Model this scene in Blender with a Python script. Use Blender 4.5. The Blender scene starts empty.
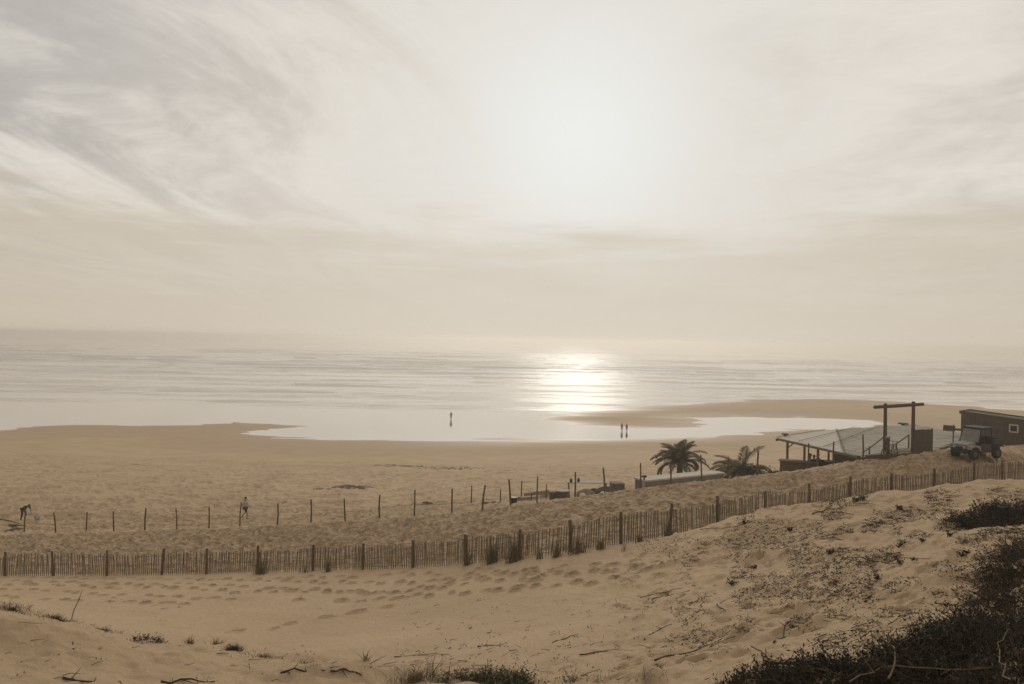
import bpy, bmesh, math, random
import numpy as np
from mathutils import Vector, Matrix, Quaternion

random.seed(7)
rng = np.random.default_rng(11)
scene = bpy.context.scene
COL = scene.collection
R = math.radians
PI = math.pi

# ------------------------------------------------------------------ camera
F = 796.0
CAM = Vector((0, 0, 18.0))
ROLL = R(1.007)
PITCH = math.atan(2.6 / F)
cr, sr = math.cos(ROLL), math.sin(ROLL)
right = Vector((cr, 0, sr))
fwd = Vector((0, math.cos(PITCH), -math.sin(PITCH)))
up = right.cross(fwd).normalized()
right = fwd.cross(up).normalized()
cam_d = bpy.data.cameras.new('camera')
cam = bpy.data.objects.new('camera', cam_d)
COL.objects.link(cam)
cam_d.sensor_width = 36.0
cam_d.lens = F / 1024 * 36.0
cam_d.clip_start = 0.1
cam_d.clip_end = 30000
m3 = Matrix((right, up, -fwd)).transposed()
cam.matrix_world = Matrix.Translation(CAM) @ m3.to_4x4()
scene.camera = cam


def P(px, py, d):
    px, py, d = float(px), float(py), float(d)
    return CAM + d * (fwd + right * ((px - 512) / F) + up * ((342 - py) / F))


# ------------------------------------------------------------------ noise
def vnoise(x, y, seed=0):
    xi = np.floor(x).astype(np.int64); yi = np.floor(y).astype(np.int64)
    fx = x - xi; fy = y - yi
    fx = fx * fx * fx * (fx * (fx * 6 - 15) + 10); fy = fy * fy * fy * (fy * (fy * 6 - 15) + 10)

    def h(a, b):
        n = (a * 374761393 + b * 668265263 + seed * 982451653) & 0xffffffff
        n = ((n ^ (n >> 13)) * 1274126177) & 0xffffffff
        n = n ^ (n >> 16)
        return (n & 0xffffff) / float(0xffffff) * 2 - 1
    a = h(xi, yi); b = h(xi + 1, yi); c = h(xi, yi + 1); d = h(xi + 1, yi + 1)
    return (a + (b - a) * fx) * (1 - fy) + (c + (d - c) * fx) * fy


def fbm(x, y, seed=0, octs=3, gain=.5):
    t = 0; a = 1
    for k in range(octs):
        t = t + a * vnoise(x, y, seed + k * 17); x = x * 2.03 + 3.1; y = y * 2.03 + 7.7; a *= gain
    return t


def sstep(a, b, x):
    t = np.clip((x - a) / (b - a), 0, 1)
    return t * t * (3 - 2 * t)


# ------------------------------------------------------------------ terrain controls
GAN = [(-60, 577, 41), (0, 576.5, 40), (100, 575.5, 40), (200, 574, 39.5), (300, 571, 38.5), (400, 568, 36.5), (470, 563, 34.5),
       (520, 559, 32), (560, 554, 31), (620, 544, 31.5), (650, 539, 32), (700, 530, 33.2), (760, 520, 35),
       (810, 512, 36.5), (850, 504, 38), (890, 499, 39), (940, 493, 40), (990, 486, 42), (1040, 480, 44), (1100, 474, 46)]
PST = [(-60, 535, 54), (24, 533, 54), (114, 531, 54), (209, 528, 53), (311, 523, 50), (380, 519, 48.5), (452, 514, 47.5), (511, 506, 47),
       (575, 498, 46.5), (605, 494, 46.5), (641, 488.5, 46), (671, 485, 46), (702, 482, 46), (728, 479.5, 46), (756, 476.5, 46),
       (808, 470, 47), (833, 466, 47.5), (863, 461, 48)]
ctl = [P(*t) for t in GAN + PST]
GAN = [(-420, 583, 45)] + GAN + [(1300, 470, 50)]
PST = [(-420, 545, 59)] + PST
ctl += [P(*t) for t in [
    # bottom of the frame and the near dune
    (-150, 700, 6.4), (0, 690, 6.5), (200, 690, 7), (400, 690, 7.2), (600, 690, 7.2), (800, 690, 6), (1000, 690, 5), (1200, 690, 5),
    (-120, 604, 10.5), (0, 611, 10.5), (70, 622, 11), (150, 642, 11), (230, 652, 11.3), (330, 668, 10.4), (420, 674, 10), (500, 677, 9.6),
    (0, 650, 8.5), (150, 668, 8.8), (300, 680, 8.6),
    # sand flat
    (0, 600, 30), (0, 588, 35), (-100, 600, 30), (150, 632, 24), (150, 600, 31), (200, 585, 35), (300, 655, 20.5), (300, 640, 24), (300, 600, 31), (300, 585, 34),
    (450, 655, 17), (450, 620, 24.5), (450, 590, 29.5), (400, 640, 21), (560, 600, 23.5), (560, 640, 16), (560, 670, 11), (560, 575, 27.5),
    (700, 560, 25), (700, 600, 18.5), (700, 650, 10.8), (640, 620, 17.5),
    # right slope
    (740, 518, 29.5), (800, 506, 30.5), (850, 499, 31.5), (900, 492, 32.5), (960, 487, 33.5), (1010, 484, 34.5), (1100, 482, 35),
    (800, 560, 21.5), (800, 600, 15.5), (800, 640, 10.5), (900, 540, 21.5), (900, 580, 14.5), (900, 620, 9.5), (1000, 515, 24), (1000, 550, 15), (1000, 600, 9),
    (1150, 560, 13), (900, 515, 27),
    # behind the post fence
    (24, 518, 62), (245, 519, 61), (400, 505, 58), (-80, 520, 62), (500, 503, 54), (560, 500, 53), (620, 495, 54), (700, 490, 56), (742, 484, 60), (785, 477, 57), (830, 478, 57),
    (480, 500, 62), (600, 492, 64), (700, 486, 66), (660, 490.5, 50), (720, 484, 50), (600, 498, 50),
    (0, 655, 15), (150, 685, 15.5), (250, 700, 15), (-100, 655, 15), (80, 668, 15), (0, 626, 22), (150, 655, 20),
    # plateau at the right
    (900, 458, 47), (930, 455, 46), (975, 457.5, 45), (1010, 449, 50), (1070, 449, 52), (960, 451, 52), (1010, 447, 60), (1100, 448, 62), (950, 457, 56),
]]
# behind and beside the dune the camera stands on
for x, y, z in [(0, 0, 16.3), (-3, 1, 16.2), (3, 1, 16.3), (0, -5, 16.8), (-8, -3, 16.4), (8, -3, 17.0), (-8, 3, 15.6), (8, 4, 16.2),
                (-14, 6, 15), (14, 8, 15.6), (-20, 12, 13.5), (20, 16, 14.6), (-28, 20, 10), (30, 22, 14), (38, 30, 13.4), (3, 5, 15.6), (6, 6, 15.5), (7.5, 10, 15.2)]:
    ctl.append(Vector((x, y, z)))
ctl = np.array([tuple(c) for c in ctl])


def warp(x, y):
    s = np.maximum(y + 12.0, 2.0)
    return x / s * 1.6, np.log(s) * 1.3


cu, cv = warp(ctl[:, 0], ctl[:, 1])
n = len(ctl)


def kern(d2):
    return 0.5 * d2 * np.log(d2 + 1e-12)


D2 = (cu[:, None] - cu[None]) ** 2 + (cv[:, None] - cv[None]) ** 2
A = np.zeros((n + 3, n + 3))
A[:n, :n] = kern(D2) + np.eye(n) * 4e-4
A[:n, n] = 1; A[:n, n + 1] = cu; A[:n, n + 2] = cv
A[n, :n] = 1; A[n + 1, :n] = cu; A[n + 2, :n] = cv
W = np.linalg.solve(A, np.concatenate([ctl[:, 2], [0, 0, 0]]))


def rbf(x, y):
    u, v = warp(x, y)
    out = W[n] + W[n + 1] * u + W[n + 2] * v
    for k in range(n):
        out += W[k] * kern((u - cu[k]) ** 2 + (v - cv[k]) ** 2)
    return out


# ------------------------------------------------------------------ coast
def on_sea(px, py):
    d = P(px, py, 1.0) - CAM
    t = -CAM.z / d.z
    q = CAM + d * t
    return (q.x, q.y)


coast_px = [(-400, 424), (-200, 428), (-60, 430), (0, 431), (40, 428), (90, 426.5), (150, 426.5), (200, 424.5), (235, 422.5), (270, 425), (300, 426.5), (272, 430),
            (262, 433), (275, 438), (330, 441), (450, 441), (520, 439.5), (620, 438), (700, 436.5), (760, 433.5), (800, 431.5), (860, 430), (885, 426),
            (870, 420.5), (800, 417.5), (730, 416.5), (695, 418), (697, 422), (680, 427), (640, 430), (600, 427.5), (560, 422.5), (535, 420),
            (562, 415), (600, 411), (640, 408), (700, 403.5), (760, 400), (830, 399), (900, 402), (960, 406), (1024, 411), (1200, 424), (1500, 440)]
coast = [on_sea(*c) for c in coast_px]
coast = [(-600, coast[0][1])] + coast + [(600, coast[-1][1]), (600, -100), (-600, -100)]
coast = np.array(coast)


def signed(x, y, poly):
    best = np.full(x.shape, 1e9); inside = np.zeros(x.shape, bool)
    m = len(poly)
    for k in range(m):
        ax, ay = poly[k]; bx, by = poly[(k + 1) % m]
        dx, dy = bx - ax, by - ay
        t = np.clip(((x - ax) * dx + (y - ay) * dy) / (dx * dx + dy * dy), 0, 1)
        best = np.minimum(best, (x - ax - t * dx) ** 2 + (y - ay - t * dy) ** 2)
        c = ((ay > y) != (by > y))
        if abs(dy) > 1e-9:
            inside ^= c & (x < ax + (y - ay) * dx / dy)
    s = np.sqrt(best)
    return np.where(inside, s, -s)


edge = [P(-60, 535, 58), P(24, 533, 58), P(200, 528, 57), P(300, 521, 56), P(400, 510, 56), P(470, 505, 62), P(600, 490, 67), P(700, 483, 70), P(800, 478, 70)]
edge = [(-300, 60)] + [(p.x, p.y) for p in edge] + [(26, 66), (31, 67), (38, 70), (70, 76), (300, 90), (300, -100), (-300, -100)]
edge = np.array(edge)


def beach(x, y):
    wob = fbm(x * .06, y * .12, 41, 3) * 1.2 + fbm(x * .025, y * .2, 47, 4, .6) * 3.2
    sd = signed(x, y, coast) + wob * sstep(120, 150, y)
    f = np.where(sd < 0, np.maximum(.02 * sd, -.6), np.where(sd < 20, .018 * sd, .36 + .058 * (sd - 20)))
    flat = np.maximum(.018 * sd, -.6)
    w = sstep(135, 160, y)
    f = f * (1 - w) + np.minimum(f, np.minimum(flat, .5 + .002 * sd)) * w
    return np.minimum(f, 4.3)


def fence_y(x, path):
    xs = np.array([P(*t).x for t in path]); ys = np.array([P(*t).y for t in path])
    o = np.argsort(xs)
    return np.interp(x, xs[o], ys[o])


def H(x, y, detail=True):
    x = np.asarray(x, float); y = np.asarray(y, float)
    shp = x.shape; x = x.ravel(); y = y.ravel()
    z = np.zeros(x.shape)
    near = y < 95
    z[near] = rbf(x[near], y[near])
    far = y > 48
    if far.any():
        xf, yf = x[far], y[far]
        b = beach(xf, yf)
        s = -signed(xf, yf, edge)           # positive beyond the crest
        zr = z[far]
        L = 3 + 2.6 * np.maximum(0, zr - b)
        t = np.clip(s / L, 0, 1)
        w = t * t * (3 - 2 * t)
        w = np.where(yf > 94, 1, w)
        z[far] = zr * (1 - w) + b * w
    if detail:
        gy = fence_y(x, GAN); py_ = fence_y(x, PST)
        strip = sstep(0.2, 1.8, y - gy) * (1 - .35 * sstep(4, 14, y - py_)) * (1 - sstep(80, 112, y) * .93)
        z = z + strip * (.06 * fbm(x * 3., y * 2.2, 3, 2) + .05 * fbm(x * .6, y * .6, 5, 2))
        z = z + .12 * sstep(60, 75, y) * (1 - sstep(95, 120, y)) * np.abs(fbm(x * .12, y * .35, 8, 3))
        flat = (1 - sstep(-1.5, .2, y - gy))
        z = z + flat * (.05 * fbm(x * .35, y * .35, 21, 3)) * sstep(3, 8, y)
        rs = flat * sstep(-.05, .28, x / np.maximum(y, 1)) * sstep(4, 7, y)
        z = z + rs * (.14 * fbm(x * .8, y * .55, 31, 4) + .05 * np.abs(fbm(x * 2.1, y * 1.6, 33, 3)))
        if RIDGE is not None:
            dd = signed(x, y, RIDGE); m_ = (y < 22)
            z = z + np.where(m_, .13 * np.exp(-(dd / .7) ** 2) * sstep(.22, -.15, x / np.maximum(y, 1)), 0)
        nm = (1 - sstep(11, 15, y)) * sstep(2, 4, y)
        z = z + nm * (.05 * fbm(x * 1.6, y * 1.6, 51, 4))
        z = z + .012 * fbm(x * 7, y * 7, 61, 2) * (1 - sstep(30, 60, y))
        # wind-built tails and hollows near the bottom of the slope
        for (bx, by, h, rx, ry) in MOUNDS:
            q = ((x - bx) / rx) ** 2 + ((y - by) / ry) ** 2
            z = z + h * np.exp(-q * 1.5)
    return z.reshape(shp)


MOUNDS = []
_rp = [P(-300, 600, 11.2), P(-60, 606, 11.2), P(0, 611, 11.2), P(70, 622, 11.6), P(150, 642, 11.6), P(230, 652, 11.8), P(330, 668, 11.0), P(480, 684, 10.5)]
RIDGE = np.array([(p.x, p.y) for p in _rp] + [(0, 9), (-60, 9)])


def ground_at(px, py, dmax=400, dmin=3.0):
    dirv = P(px, py, 1.0) - CAM
    ds = np.concatenate([np.arange(dmin, 70, .1), np.arange(70, dmax, .5)])
    xs = ds * dirv.x; ys = ds * dirv.y; zs = CAM.z + ds * dirv.z
    hs = H(xs, ys)
    k = np.argmax(hs >= zs)
    if hs[k] < zs[k]:
        k = len(ds) - 1
    lo, hi = (ds[k - 1] if k else ds[0]), ds[k]
    return Vector((xs[k], ys[k], hs[k]))


def g1(x, y):
    return float(H(np.array([x]), np.array([y]))[0])


for (px, py, h, rx, ry) in [(940, 582, .16, .5, .4), (815, 628, .13, .35, .25), (742, 633, .12, .22, .2), (775, 640, .12, .45, .2), (640, 640, .08, .6, .4), (1000, 560, .25, 1.0, .8), (330, 678, .16, .7, .4), (60, 640, .1, .9, .5), (880, 560, .15, .8, .5), (700, 590, .1, .8, .5), (985, 520, .35, 2.0, 1.2)]:
    g = ground_at(px, py)
    MOUNDS.append((g.x, g.y, h, rx, ry))

# ------------------------------------------------------------------ materials
MATS = {}


def mat(name, col, rough=.8, var=.15, scale=8., bump=0., bscale=30., metal=0., spec=.3, stretch=(1, 1, 1)):
    m = bpy.data.materials.new(name); m.use_nodes = True
    nt = m.node_tree; b = nt.nodes['Principled BSDF']
    b.inputs['Roughness'].default_value = rough
    b.inputs['Metallic'].default_value = metal
    b.inputs['Specular IOR Level'].default_value = spec
    tc = nt.nodes.new('ShaderNodeTexCoord'); mp = nt.nodes.new('ShaderNodeMapping')
    mp.inputs['Scale'].default_value = stretch
    nt.links.new(tc.outputs['Object'], mp.inputs['Vector'])
    nz = nt.nodes.new('ShaderNodeTexNoise'); nz.inputs['Scale'].default_value = scale; nz.inputs['Detail'].default_value = 5
    nt.links.new(mp.outputs[0], nz.inputs['Vector'])
    mx = nt.nodes.new('ShaderNodeMix'); mx.data_type = 'RGBA'
    mr = nt.nodes.new('ShaderNodeMapRange'); mr.inputs['From Min'].default_value = .3; mr.inputs['From Max'].default_value = .7
    nt.links.new(nz.outputs['Fac'], mr.inputs['Value']); nt.links.new(mr.outputs[0], mx.inputs['Factor'])
    mx.inputs['A'].default_value = (*[c * (1 - var) for c in col], 1); mx.inputs['B'].default_value = (*[min(1, c * (1 + var)) for c in col], 1)
    nt.links.new(mx.outputs['Result'], b.inputs['Base Color'])
    if bump:
        n2 = nt.nodes.new('ShaderNodeTexNoise'); n2.inputs['Scale'].default_value = bscale; n2.inputs['Detail'].default_value = 4
        nt.links.new(mp.outputs[0], n2.inputs['Vector'])
        bp = nt.nodes.new('ShaderNodeBump'); bp.inputs['Strength'].default_value = bump; bp.inputs['Distance'].default_value = .02
        nt.links.new(n2.outputs['Fac'], bp.inputs['Height']); nt.links.new(bp.outputs[0], b.inputs['Normal'])
    MATS[name] = m
    return m


wood_dark = mat('weathered_dark_wood', (.125, .085, .050), .85, .3, 6, .4, 40, stretch=(4, 4, .6))
wood_mid = mat('weathered_wood', (.19, .145, .10), .85, .3, 6, .4, 40, stretch=(4, 4, .6))
wood_pale = mat('pale_chestnut', (.235, .185, .13), .85, .35, 3, .4, 40, stretch=(6, 6, .6))
wood_grey = mat('grey_cladding', (.12, .10, .078), .85, .25, 4, .3, 30, stretch=(5, 5, .5))
plank = mat('grey_roof_planks', (.42, .38, .30), .85, .3, 1.3, .3, 20, stretch=(.6, 3, 1))
sheet = mat('pale_roof_sheet', (.58, .52, .42), .8, .1, 2, .2, 12)
felt = mat('roof_felt', (.13, .12, .105), .75, .2, 2)
white = mat('white_paint', (.58, .55, .49), .55, .06, 5)
wall_pale = mat('pale_render', (.42, .40, .37), .8, .15, 3, .2, 20)
wall_dark = mat('grey_hut_wall', (.20, .17, .13), .8, .2, 3)
black = mat('black_plastic', (.018, .018, .018), .5, .2, 6)
rubber = mat('rubber', (.02, .02, .019), .85, .2, 10)
metal = mat('dull_metal', (.25, .25, .25), .45, .15, 5, metal=.8)
rim_m = mat('dirty_rim', (.09, .08, .065), .7, .2, 6)
car_light = mat('light_grey_paint', (.30, .285, .25), .5, .05, 4, spec=.5)
car_dark = mat('dark_vehicle_paint', (.045, .04, .032), .7, .15, 4, spec=.5)
tarp = mat('tan_tarpaulin', (.26, .19, .12), .8, .2, 3)
cloth_dark = mat('dark_cloth', (.03, .03, .035), .9, .2, 20)
cloth_pale = mat('pale_cloth', (.38, .38, .38), .9, .1, 20)
cloth_blue = mat('faded_blue_cloth', (.10, .11, .13), .9, .1, 20)
skin_m = mat('skin', (.32, .20, .14), .6, .05, 20)
hair_m = mat('hair', (.03, .022, .016), .8, .2, 60)
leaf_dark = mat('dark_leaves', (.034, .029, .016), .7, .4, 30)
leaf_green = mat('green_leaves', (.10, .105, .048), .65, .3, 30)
grass_m = mat('marram', (.15, .12, .06), .7, .3, 20)
dry_m = mat('dry_twigs', (.065, .045, .028), .85, .35, 20)
brush_m = mat('brush_stems', (.085, .062, .038), .85, .5, 9)
straw_m = mat('straw', (.20, .155, .09), .85, .25, 20)
palm_m = mat('palm_leaf', (.17, .14, .065), .85, .25, 6)
wire_m = mat('wire', (.06, .055, .05), .6, .1, 6, metal=.5)
pebble_m = mat('dark_seaweed', (.13, .09, .052), .85, .3, 10)
board_m = mat('shade_board', (.13, .105, .08), .85, .2, 4, .3, 30, stretch=(6, 6, .5))

glass = bpy.data.materials.new('windscreen_glass'); glass.use_nodes = True
b = glass.node_tree.nodes['Principled BSDF']
b.inputs['Base Color'].default_value = (.34, .33, .30, 1); b.inputs['Roughness'].default_value = .12
b.inputs['Alpha'].default_value = .45; b.inputs['Specular IOR Level'].default_value = .9
_n = glass.node_tree.nodes.new('ShaderNodeTexNoise'); _n.inputs['Scale'].default_value = 4
_r = glass.node_tree.nodes.new('ShaderNodeMapRange'); _r.inputs['To Min'].default_value = .35; _r.inputs['To Max'].default_value = .6
glass.node_tree.links.new(_n.outputs['Fac'], _r.inputs['Value']); glass.node_tree.links.new(_r.outputs[0], b.inputs['Alpha'])
dark_glass = mat('dark_window_glass', (.02, .02, .022), .12, .1, 3, spec=.8)


def sand_material():
    m = bpy.data.materials.new('sand'); m.use_nodes = True
    nt = m.node_tree; N = nt.nodes; L = nt.links; b = N['Principled BSDF']
    tc = N.new('ShaderNodeTexCoord'); sep = N.new('ShaderNodeSeparateXYZ')
    L.new(tc.outputs['Object'], sep.inputs[0])

    def noise(scale, detail=6, st=(1, 1, 1), rough=.55):
        mp = N.new('ShaderNodeMapping'); mp.inputs['Scale'].default_value = st
        L.new(tc.outputs['Object'], mp.inputs['Vector'])
        q = N.new('ShaderNodeTexNoise'); q.inputs['Scale'].default_value = scale; q.inputs['Detail'].default_value = detail; q.inputs['Roughness'].default_value = rough
        L.new(mp.outputs[0], q.inputs['Vector']); return q.outputs['Fac']

    def rng_(v, a, b_, c=0., d=1.):
        q = N.new('ShaderNodeMapRange'); q.inputs['From Min'].default_value = a; q.inputs['From Max'].default_value = b_
        q.inputs['To Min'].default_value = c; q.inputs['To Max'].default_value = d; L.new(v, q.inputs['Value']); return q.outputs[0]

    def mix(f, a, c):
        q = N.new('ShaderNodeMix'); q.data_type = 'RGBA'
        if isinstance(f, float): q.inputs['Factor'].default_value = f
        else: L.new(f, q.inputs['Factor'])
        for s, v in (('A', a), ('B', c)):
            if isinstance(v, tuple): q.inputs[s].default_value = (*v, 1)
            else: L.new(v, q.inputs[s])
        return q.outputs['Result']
    c = mix(rng_(noise(.25, 5), .35, .65), SAND_A, SAND_B)
    c = mix(rng_(noise(14, 6, rough=.75), .62, .78, 0, .6), c, (.17, .12, .075))       # dark grains and shell bits
    wet = rng_(sep.outputs['Z'], .5, .03)
    wn = N.new('ShaderNodeMath'); wn.operation = 'MULTIPLY'
    L.new(wet, wn.inputs[0]); L.new(rng_(noise(.05, 4, (1, 3, 1)), .3, .6, .75, 1.), wn.inputs[1])
    c = mix(wn.outputs[0], c, SAND_WET)
    L.new(c, b.inputs['Base Color'])
    pa_ = N.new('ShaderNodeAttribute'); pa_.attribute_name = 'churned_shade'
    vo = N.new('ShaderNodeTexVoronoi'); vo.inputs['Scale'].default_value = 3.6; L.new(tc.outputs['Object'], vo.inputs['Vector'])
    c = mix(rng_(pa_.outputs['Fac'], 0, 1, 0, .8), c, mix(rng_(noise(5, 5, rough=.7), .35, .65), (.33, .22, .128), (.53, .375, .218)))  # backlit shade of the trodden bumps, painted in as a darker sand colour
    L.new(c, b.inputs['Base Color'])
    L.new(rng_(sep.outputs['Z'], .02, .25, .55, .9), b.inputs['Roughness'])
    b.inputs['Specular IOR Level'].default_value = .25
    h1 = noise(9, 6, rough=.7); h2 = noise(90, 3)
    # wind ripples
    mp = N.new('ShaderNodeMapping'); mp.inputs['Rotation'].default_value = (0, 0, .5); L.new(tc.outputs['Object'], mp.inputs['Vector'])
    wv = N.new('ShaderNodeTexWave'); wv.inputs['Scale'].default_value = 3.2; wv.inputs['Distortion'].default_value = 5; wv.inputs['Detail'].default_value = 3; wv.inputs['Detail Scale'].default_value = .6
    L.new(mp.outputs[0], wv.inputs['Vector'])
    dry = N.new('ShaderNodeMath'); dry.operation = 'SUBTRACT'; dry.inputs[0].default_value = 1; L.new(wn.outputs[0], dry.inputs[1])
    b1 = N.new('ShaderNodeBump'); b1.inputs['Distance'].default_value = .05; L.new(dry.outputs[0], b1.inputs['Strength']); L.new(h1, b1.inputs['Height'])
    b2 = N.new('ShaderNodeBump'); b2.inputs['Distance'].default_value = .006; b2.inputs['Strength'].default_value = .5; L.new(h2, b2.inputs['Height']); L.new(b1.outputs[0], b2.inputs['Normal'])
    b3 = N.new('ShaderNodeBump'); b3.inputs['Distance'].default_value = .006; b3.inputs['Strength'].default_value = .5; L.new(wv.outputs['Fac'], b3.inputs['Height']); L.new(b2.outputs[0], b3.inputs['Normal'])
    b4 = N.new('ShaderNodeBump'); b4.inputs['Distance'].default_value = .16; L.new(pa_.outputs['Fac'], b4.inputs['Strength']); L.new(vo.outputs['Distance'], b4.inputs['Height']); L.new(b3.outputs[0], b4.inputs['Normal'])
    L.new(b4.outputs[0], b.inputs['Normal'])
    return m


SAND_A = (.545, .388, .232); SAND_B = (.615, .448, .275); SAND_WET = (.48, .34, .20)
sand = sand_material()

# ------------------------------------------------------------------ mesh helpers


class MB:
    def __init__(s): s.v = []; s.f = []

    def add(s, vs, fs):
        o = len(s.v); s.v += [tuple(v) for v in vs]; s.f += [tuple(i + o for i in f) for f in fs]; return s

    def box(s, c, size, rot=None):
        x, y, z = [q / 2 for q in size]; c = Vector(c)
        vs = [Vector((a, b_, d)) for a in (-x, x) for b_ in (-y, y) for d in (-z, z)]
        if rot is not None: vs = [rot @ v for v in vs]
        return s.add([c + v for v in vs], [(0, 1, 3, 2), (4, 6, 7, 5), (0, 4, 5, 1), (2, 3, 7, 6), (0, 2, 6, 4), (1, 5, 7, 3)])

    def tube(s, pts, rad, n=6, cap=True):
        pts = [Vector(p) for p in pts]
        if not isinstance(rad, (list, tuple)): rad = [rad] * len(pts)
        o = len(s.v); m = len(pts); prev = None
        for i, p in enumerate(pts):
            t = (pts[min(i + 1, m - 1)] - pts[max(i - 1, 0)]).normalized()
            if prev is None:
                a = t.orthogonal().normalized()
            else:
                a = (prev - t * prev.dot(t))
                a = a.normalized() if a.length > 1e-6 else t.orthogonal().normalized()
            prev = a; b_ = t.cross(a)
            for k in range(n):
                w = 2 * PI * k / n
                s.v.append(tuple(p + (a * math.cos(w) + b_ * math.sin(w)) * rad[i]))
        for i in range(m - 1):
            for k in range(n):
                s.f.append((o + i * n + k, o + i * n + (k + 1) % n, o + (i + 1) * n + (k + 1) % n, o + (i + 1) * n + k))
        if cap:
            s.f.append(tuple(o + k for k in reversed(range(n)))); s.f.append(tuple(o + (m - 1) * n + k for k in range(n)))
        return s

    def prism(s, poly, y0, y1):           # polygon in x,z extruded along y
        n_ = len(poly)
        vs = [(x, y0, z) for x, z in poly] + [(x, y1, z) for x, z in poly]
        fs = [tuple(range(n_)), tuple(reversed(range(n_, 2 * n_)))] + [(i, i + n_, (i + 1) % n_ + n_, (i + 1) % n_) for i in range(n_)]
        return s.add(vs, fs)

    def leaf(s, p, d, l, w, nrm=None):
        d = Vector(d).normalized(); p = Vector(p)
        q = (nrm if nrm is not None else Vector((random.uniform(-1, 1), random.uniform(-1, 1), random.uniform(-1, 1))))
        a = d.cross(q)
        a = a.normalized() * w / 2 if a.length > 1e-4 else d.orthogonal() * w / 2
        o = len(s.v)
        s.v += [tuple(p), tuple(p + d * l * .45 + a), tuple(p + d * l), tuple(p + d * l * .45 - a)]
        s.f.append((o, o + 1, o + 2, o + 3)); return s

    def blob(s, c, size, seg=10, rings=7, j=0.):
        c = Vector(c); o = len(s.v)
        for i in range(rings + 1):
            th = PI * i / rings
            for k in range(seg):
                ph = 2 * PI * k / seg; q = 1 + random.uniform(-j, j)
                s.v.append((c.x + size[0] * q * math.sin(th) * math.cos(ph), c.y + size[1] * q * math.sin(th) * math.sin(ph), c.z + size[2] * q * math.cos(th)))
        for i in range(rings):
            for k in range(seg):
                s.f.append((o + i * seg + k, o + (i + 1) * seg + k, o + (i + 1) * seg + (k + 1) % seg, o + i * seg + (k + 1) % seg))
        return s

    def build(s, name, m, parent=None, bevel=0., smooth=False, loc=None):
        me = bpy.data.meshes.new(name); me.from_pydata(s.v, [], s.f); me.update()
        if bevel:
            bm = bmesh.new(); bm.from_mesh(me); bmesh.ops.recalc_face_normals(bm, faces=bm.faces)
            bmesh.ops.bevel(bm, geom=[e for e in bm.edges], offset=bevel, segments=2, affect='EDGES', clamp_overlap=True)
            bm.to_mesh(me); bm.free()
        if smooth:
            me.polygons.foreach_set('use_smooth', [True] * len(me.polygons))
        me.materials.append(m)
        o = bpy.data.objects.new(name, me); COL.objects.link(o)
        if parent is not None: o.parent = parent
        if loc is not None: o.location = loc
        return o


def tag(o, label=None, cat=None, group=None, kind=None):
    if label: o['label'] = label
    if cat: o['category'] = cat
    if group: o['group'] = group
    if kind: o['kind'] = kind
    return o


def thing(name, loc, label, cat, group=None, rz=0):
    o = bpy.data.objects.new(name, None); o.empty_display_size = .2; COL.objects.link(o)
    o.location = loc; o.rotation_euler = (0, 0, rz)
    return tag(o, label, cat, group)


# ------------------------------------------------------------------ ground
rows = np.concatenate([np.arange(-9, 3, .3), np.arange(3, 14, .038), np.arange(14, 24, .085), np.arange(24, 40.5, .045), np.arange(40.5, 64, .09),
                       np.arange(64, 112, .2), np.arange(112, 275, .6), np.arange(275, 420, 6)])
ucols = np.concatenate([np.linspace(-1.15, -.66, 40)[:-1], np.linspace(-.66, .66, 1150), np.linspace(.66, 1.15, 40)[1:]])
YY, UU = np.meshgrid(rows, ucols, indexing='ij')
XX = UU * (YY + 12)
ZZ = H(XX, YY)

# footprints: pits with a pushed-up rim, in tracks along the sand flat


def press(x, y, r, depth, ang=0., asp=1.4):
    i0 = np.searchsorted(rows, y - r * 3); i1 = np.searchsorted(rows, y + r * 3)
    if i1 <= i0: return
    s = (rows[i0:i1].min() + 12); s2 = rows[i1 - 1] + 12
    lo, hi = sorted([(x - r * 3) / s, (x - r * 3) / s2])[0], sorted([(x + r * 3) / s, (x + r * 3) / s2])[1]
    j0 = np.searchsorted(ucols, lo); j1 = np.searchsorted(ucols, hi)
    if j1 <= j0: return
    dx = XX[i0:i1, j0:j1] - x; dy = YY[i0:i1, j0:j1] - y
    c, s_ = math.cos(ang), math.sin(ang)
    a = (dx * c + dy * s_) / (r * asp); b_ = (-dx * s_ + dy * c) / r
    q = np.sqrt(a * a + b_ * b_)
    ZZ[i0:i1, j0:j1] += -depth * (1 - sstep(.7, 1.02, q)) + depth * .3 * np.exp(-((q - 1.25) / .28) ** 2)


def track(pix, step=.74, r=.105, depth=.26, skip=.06, side=.13):
    pts = [ground_at(*p) for p in pix]
    acc = 0; k = 0
    for a, b_ in zip(pts[:-1], pts[1:]):
        L_ = math.hypot(b_.x - a.x, b_.y - a.y); t = acc
        dx, dy = (b_.x - a.x) / L_, (b_.y - a.y) / L_
        while t < L_:
            k += 1; sgn = side if k % 2 else -side
            if random.random() > skip:
                rr = r * random.uniform(.8, 1.25)
                press(a.x + dx * t - dy * sgn + random.uniform(-.07, .07), a.y + dy * t + dx * sgn + random.uniform(-.09, .09), rr, depth * random.uniform(.6, 1.2), math.atan2(dy, dx) + random.uniform(-.3, .3), random.uniform(1.4, 1.9))
            t += step * random.uniform(.85, 1.2)
        acc = t - L_


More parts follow.
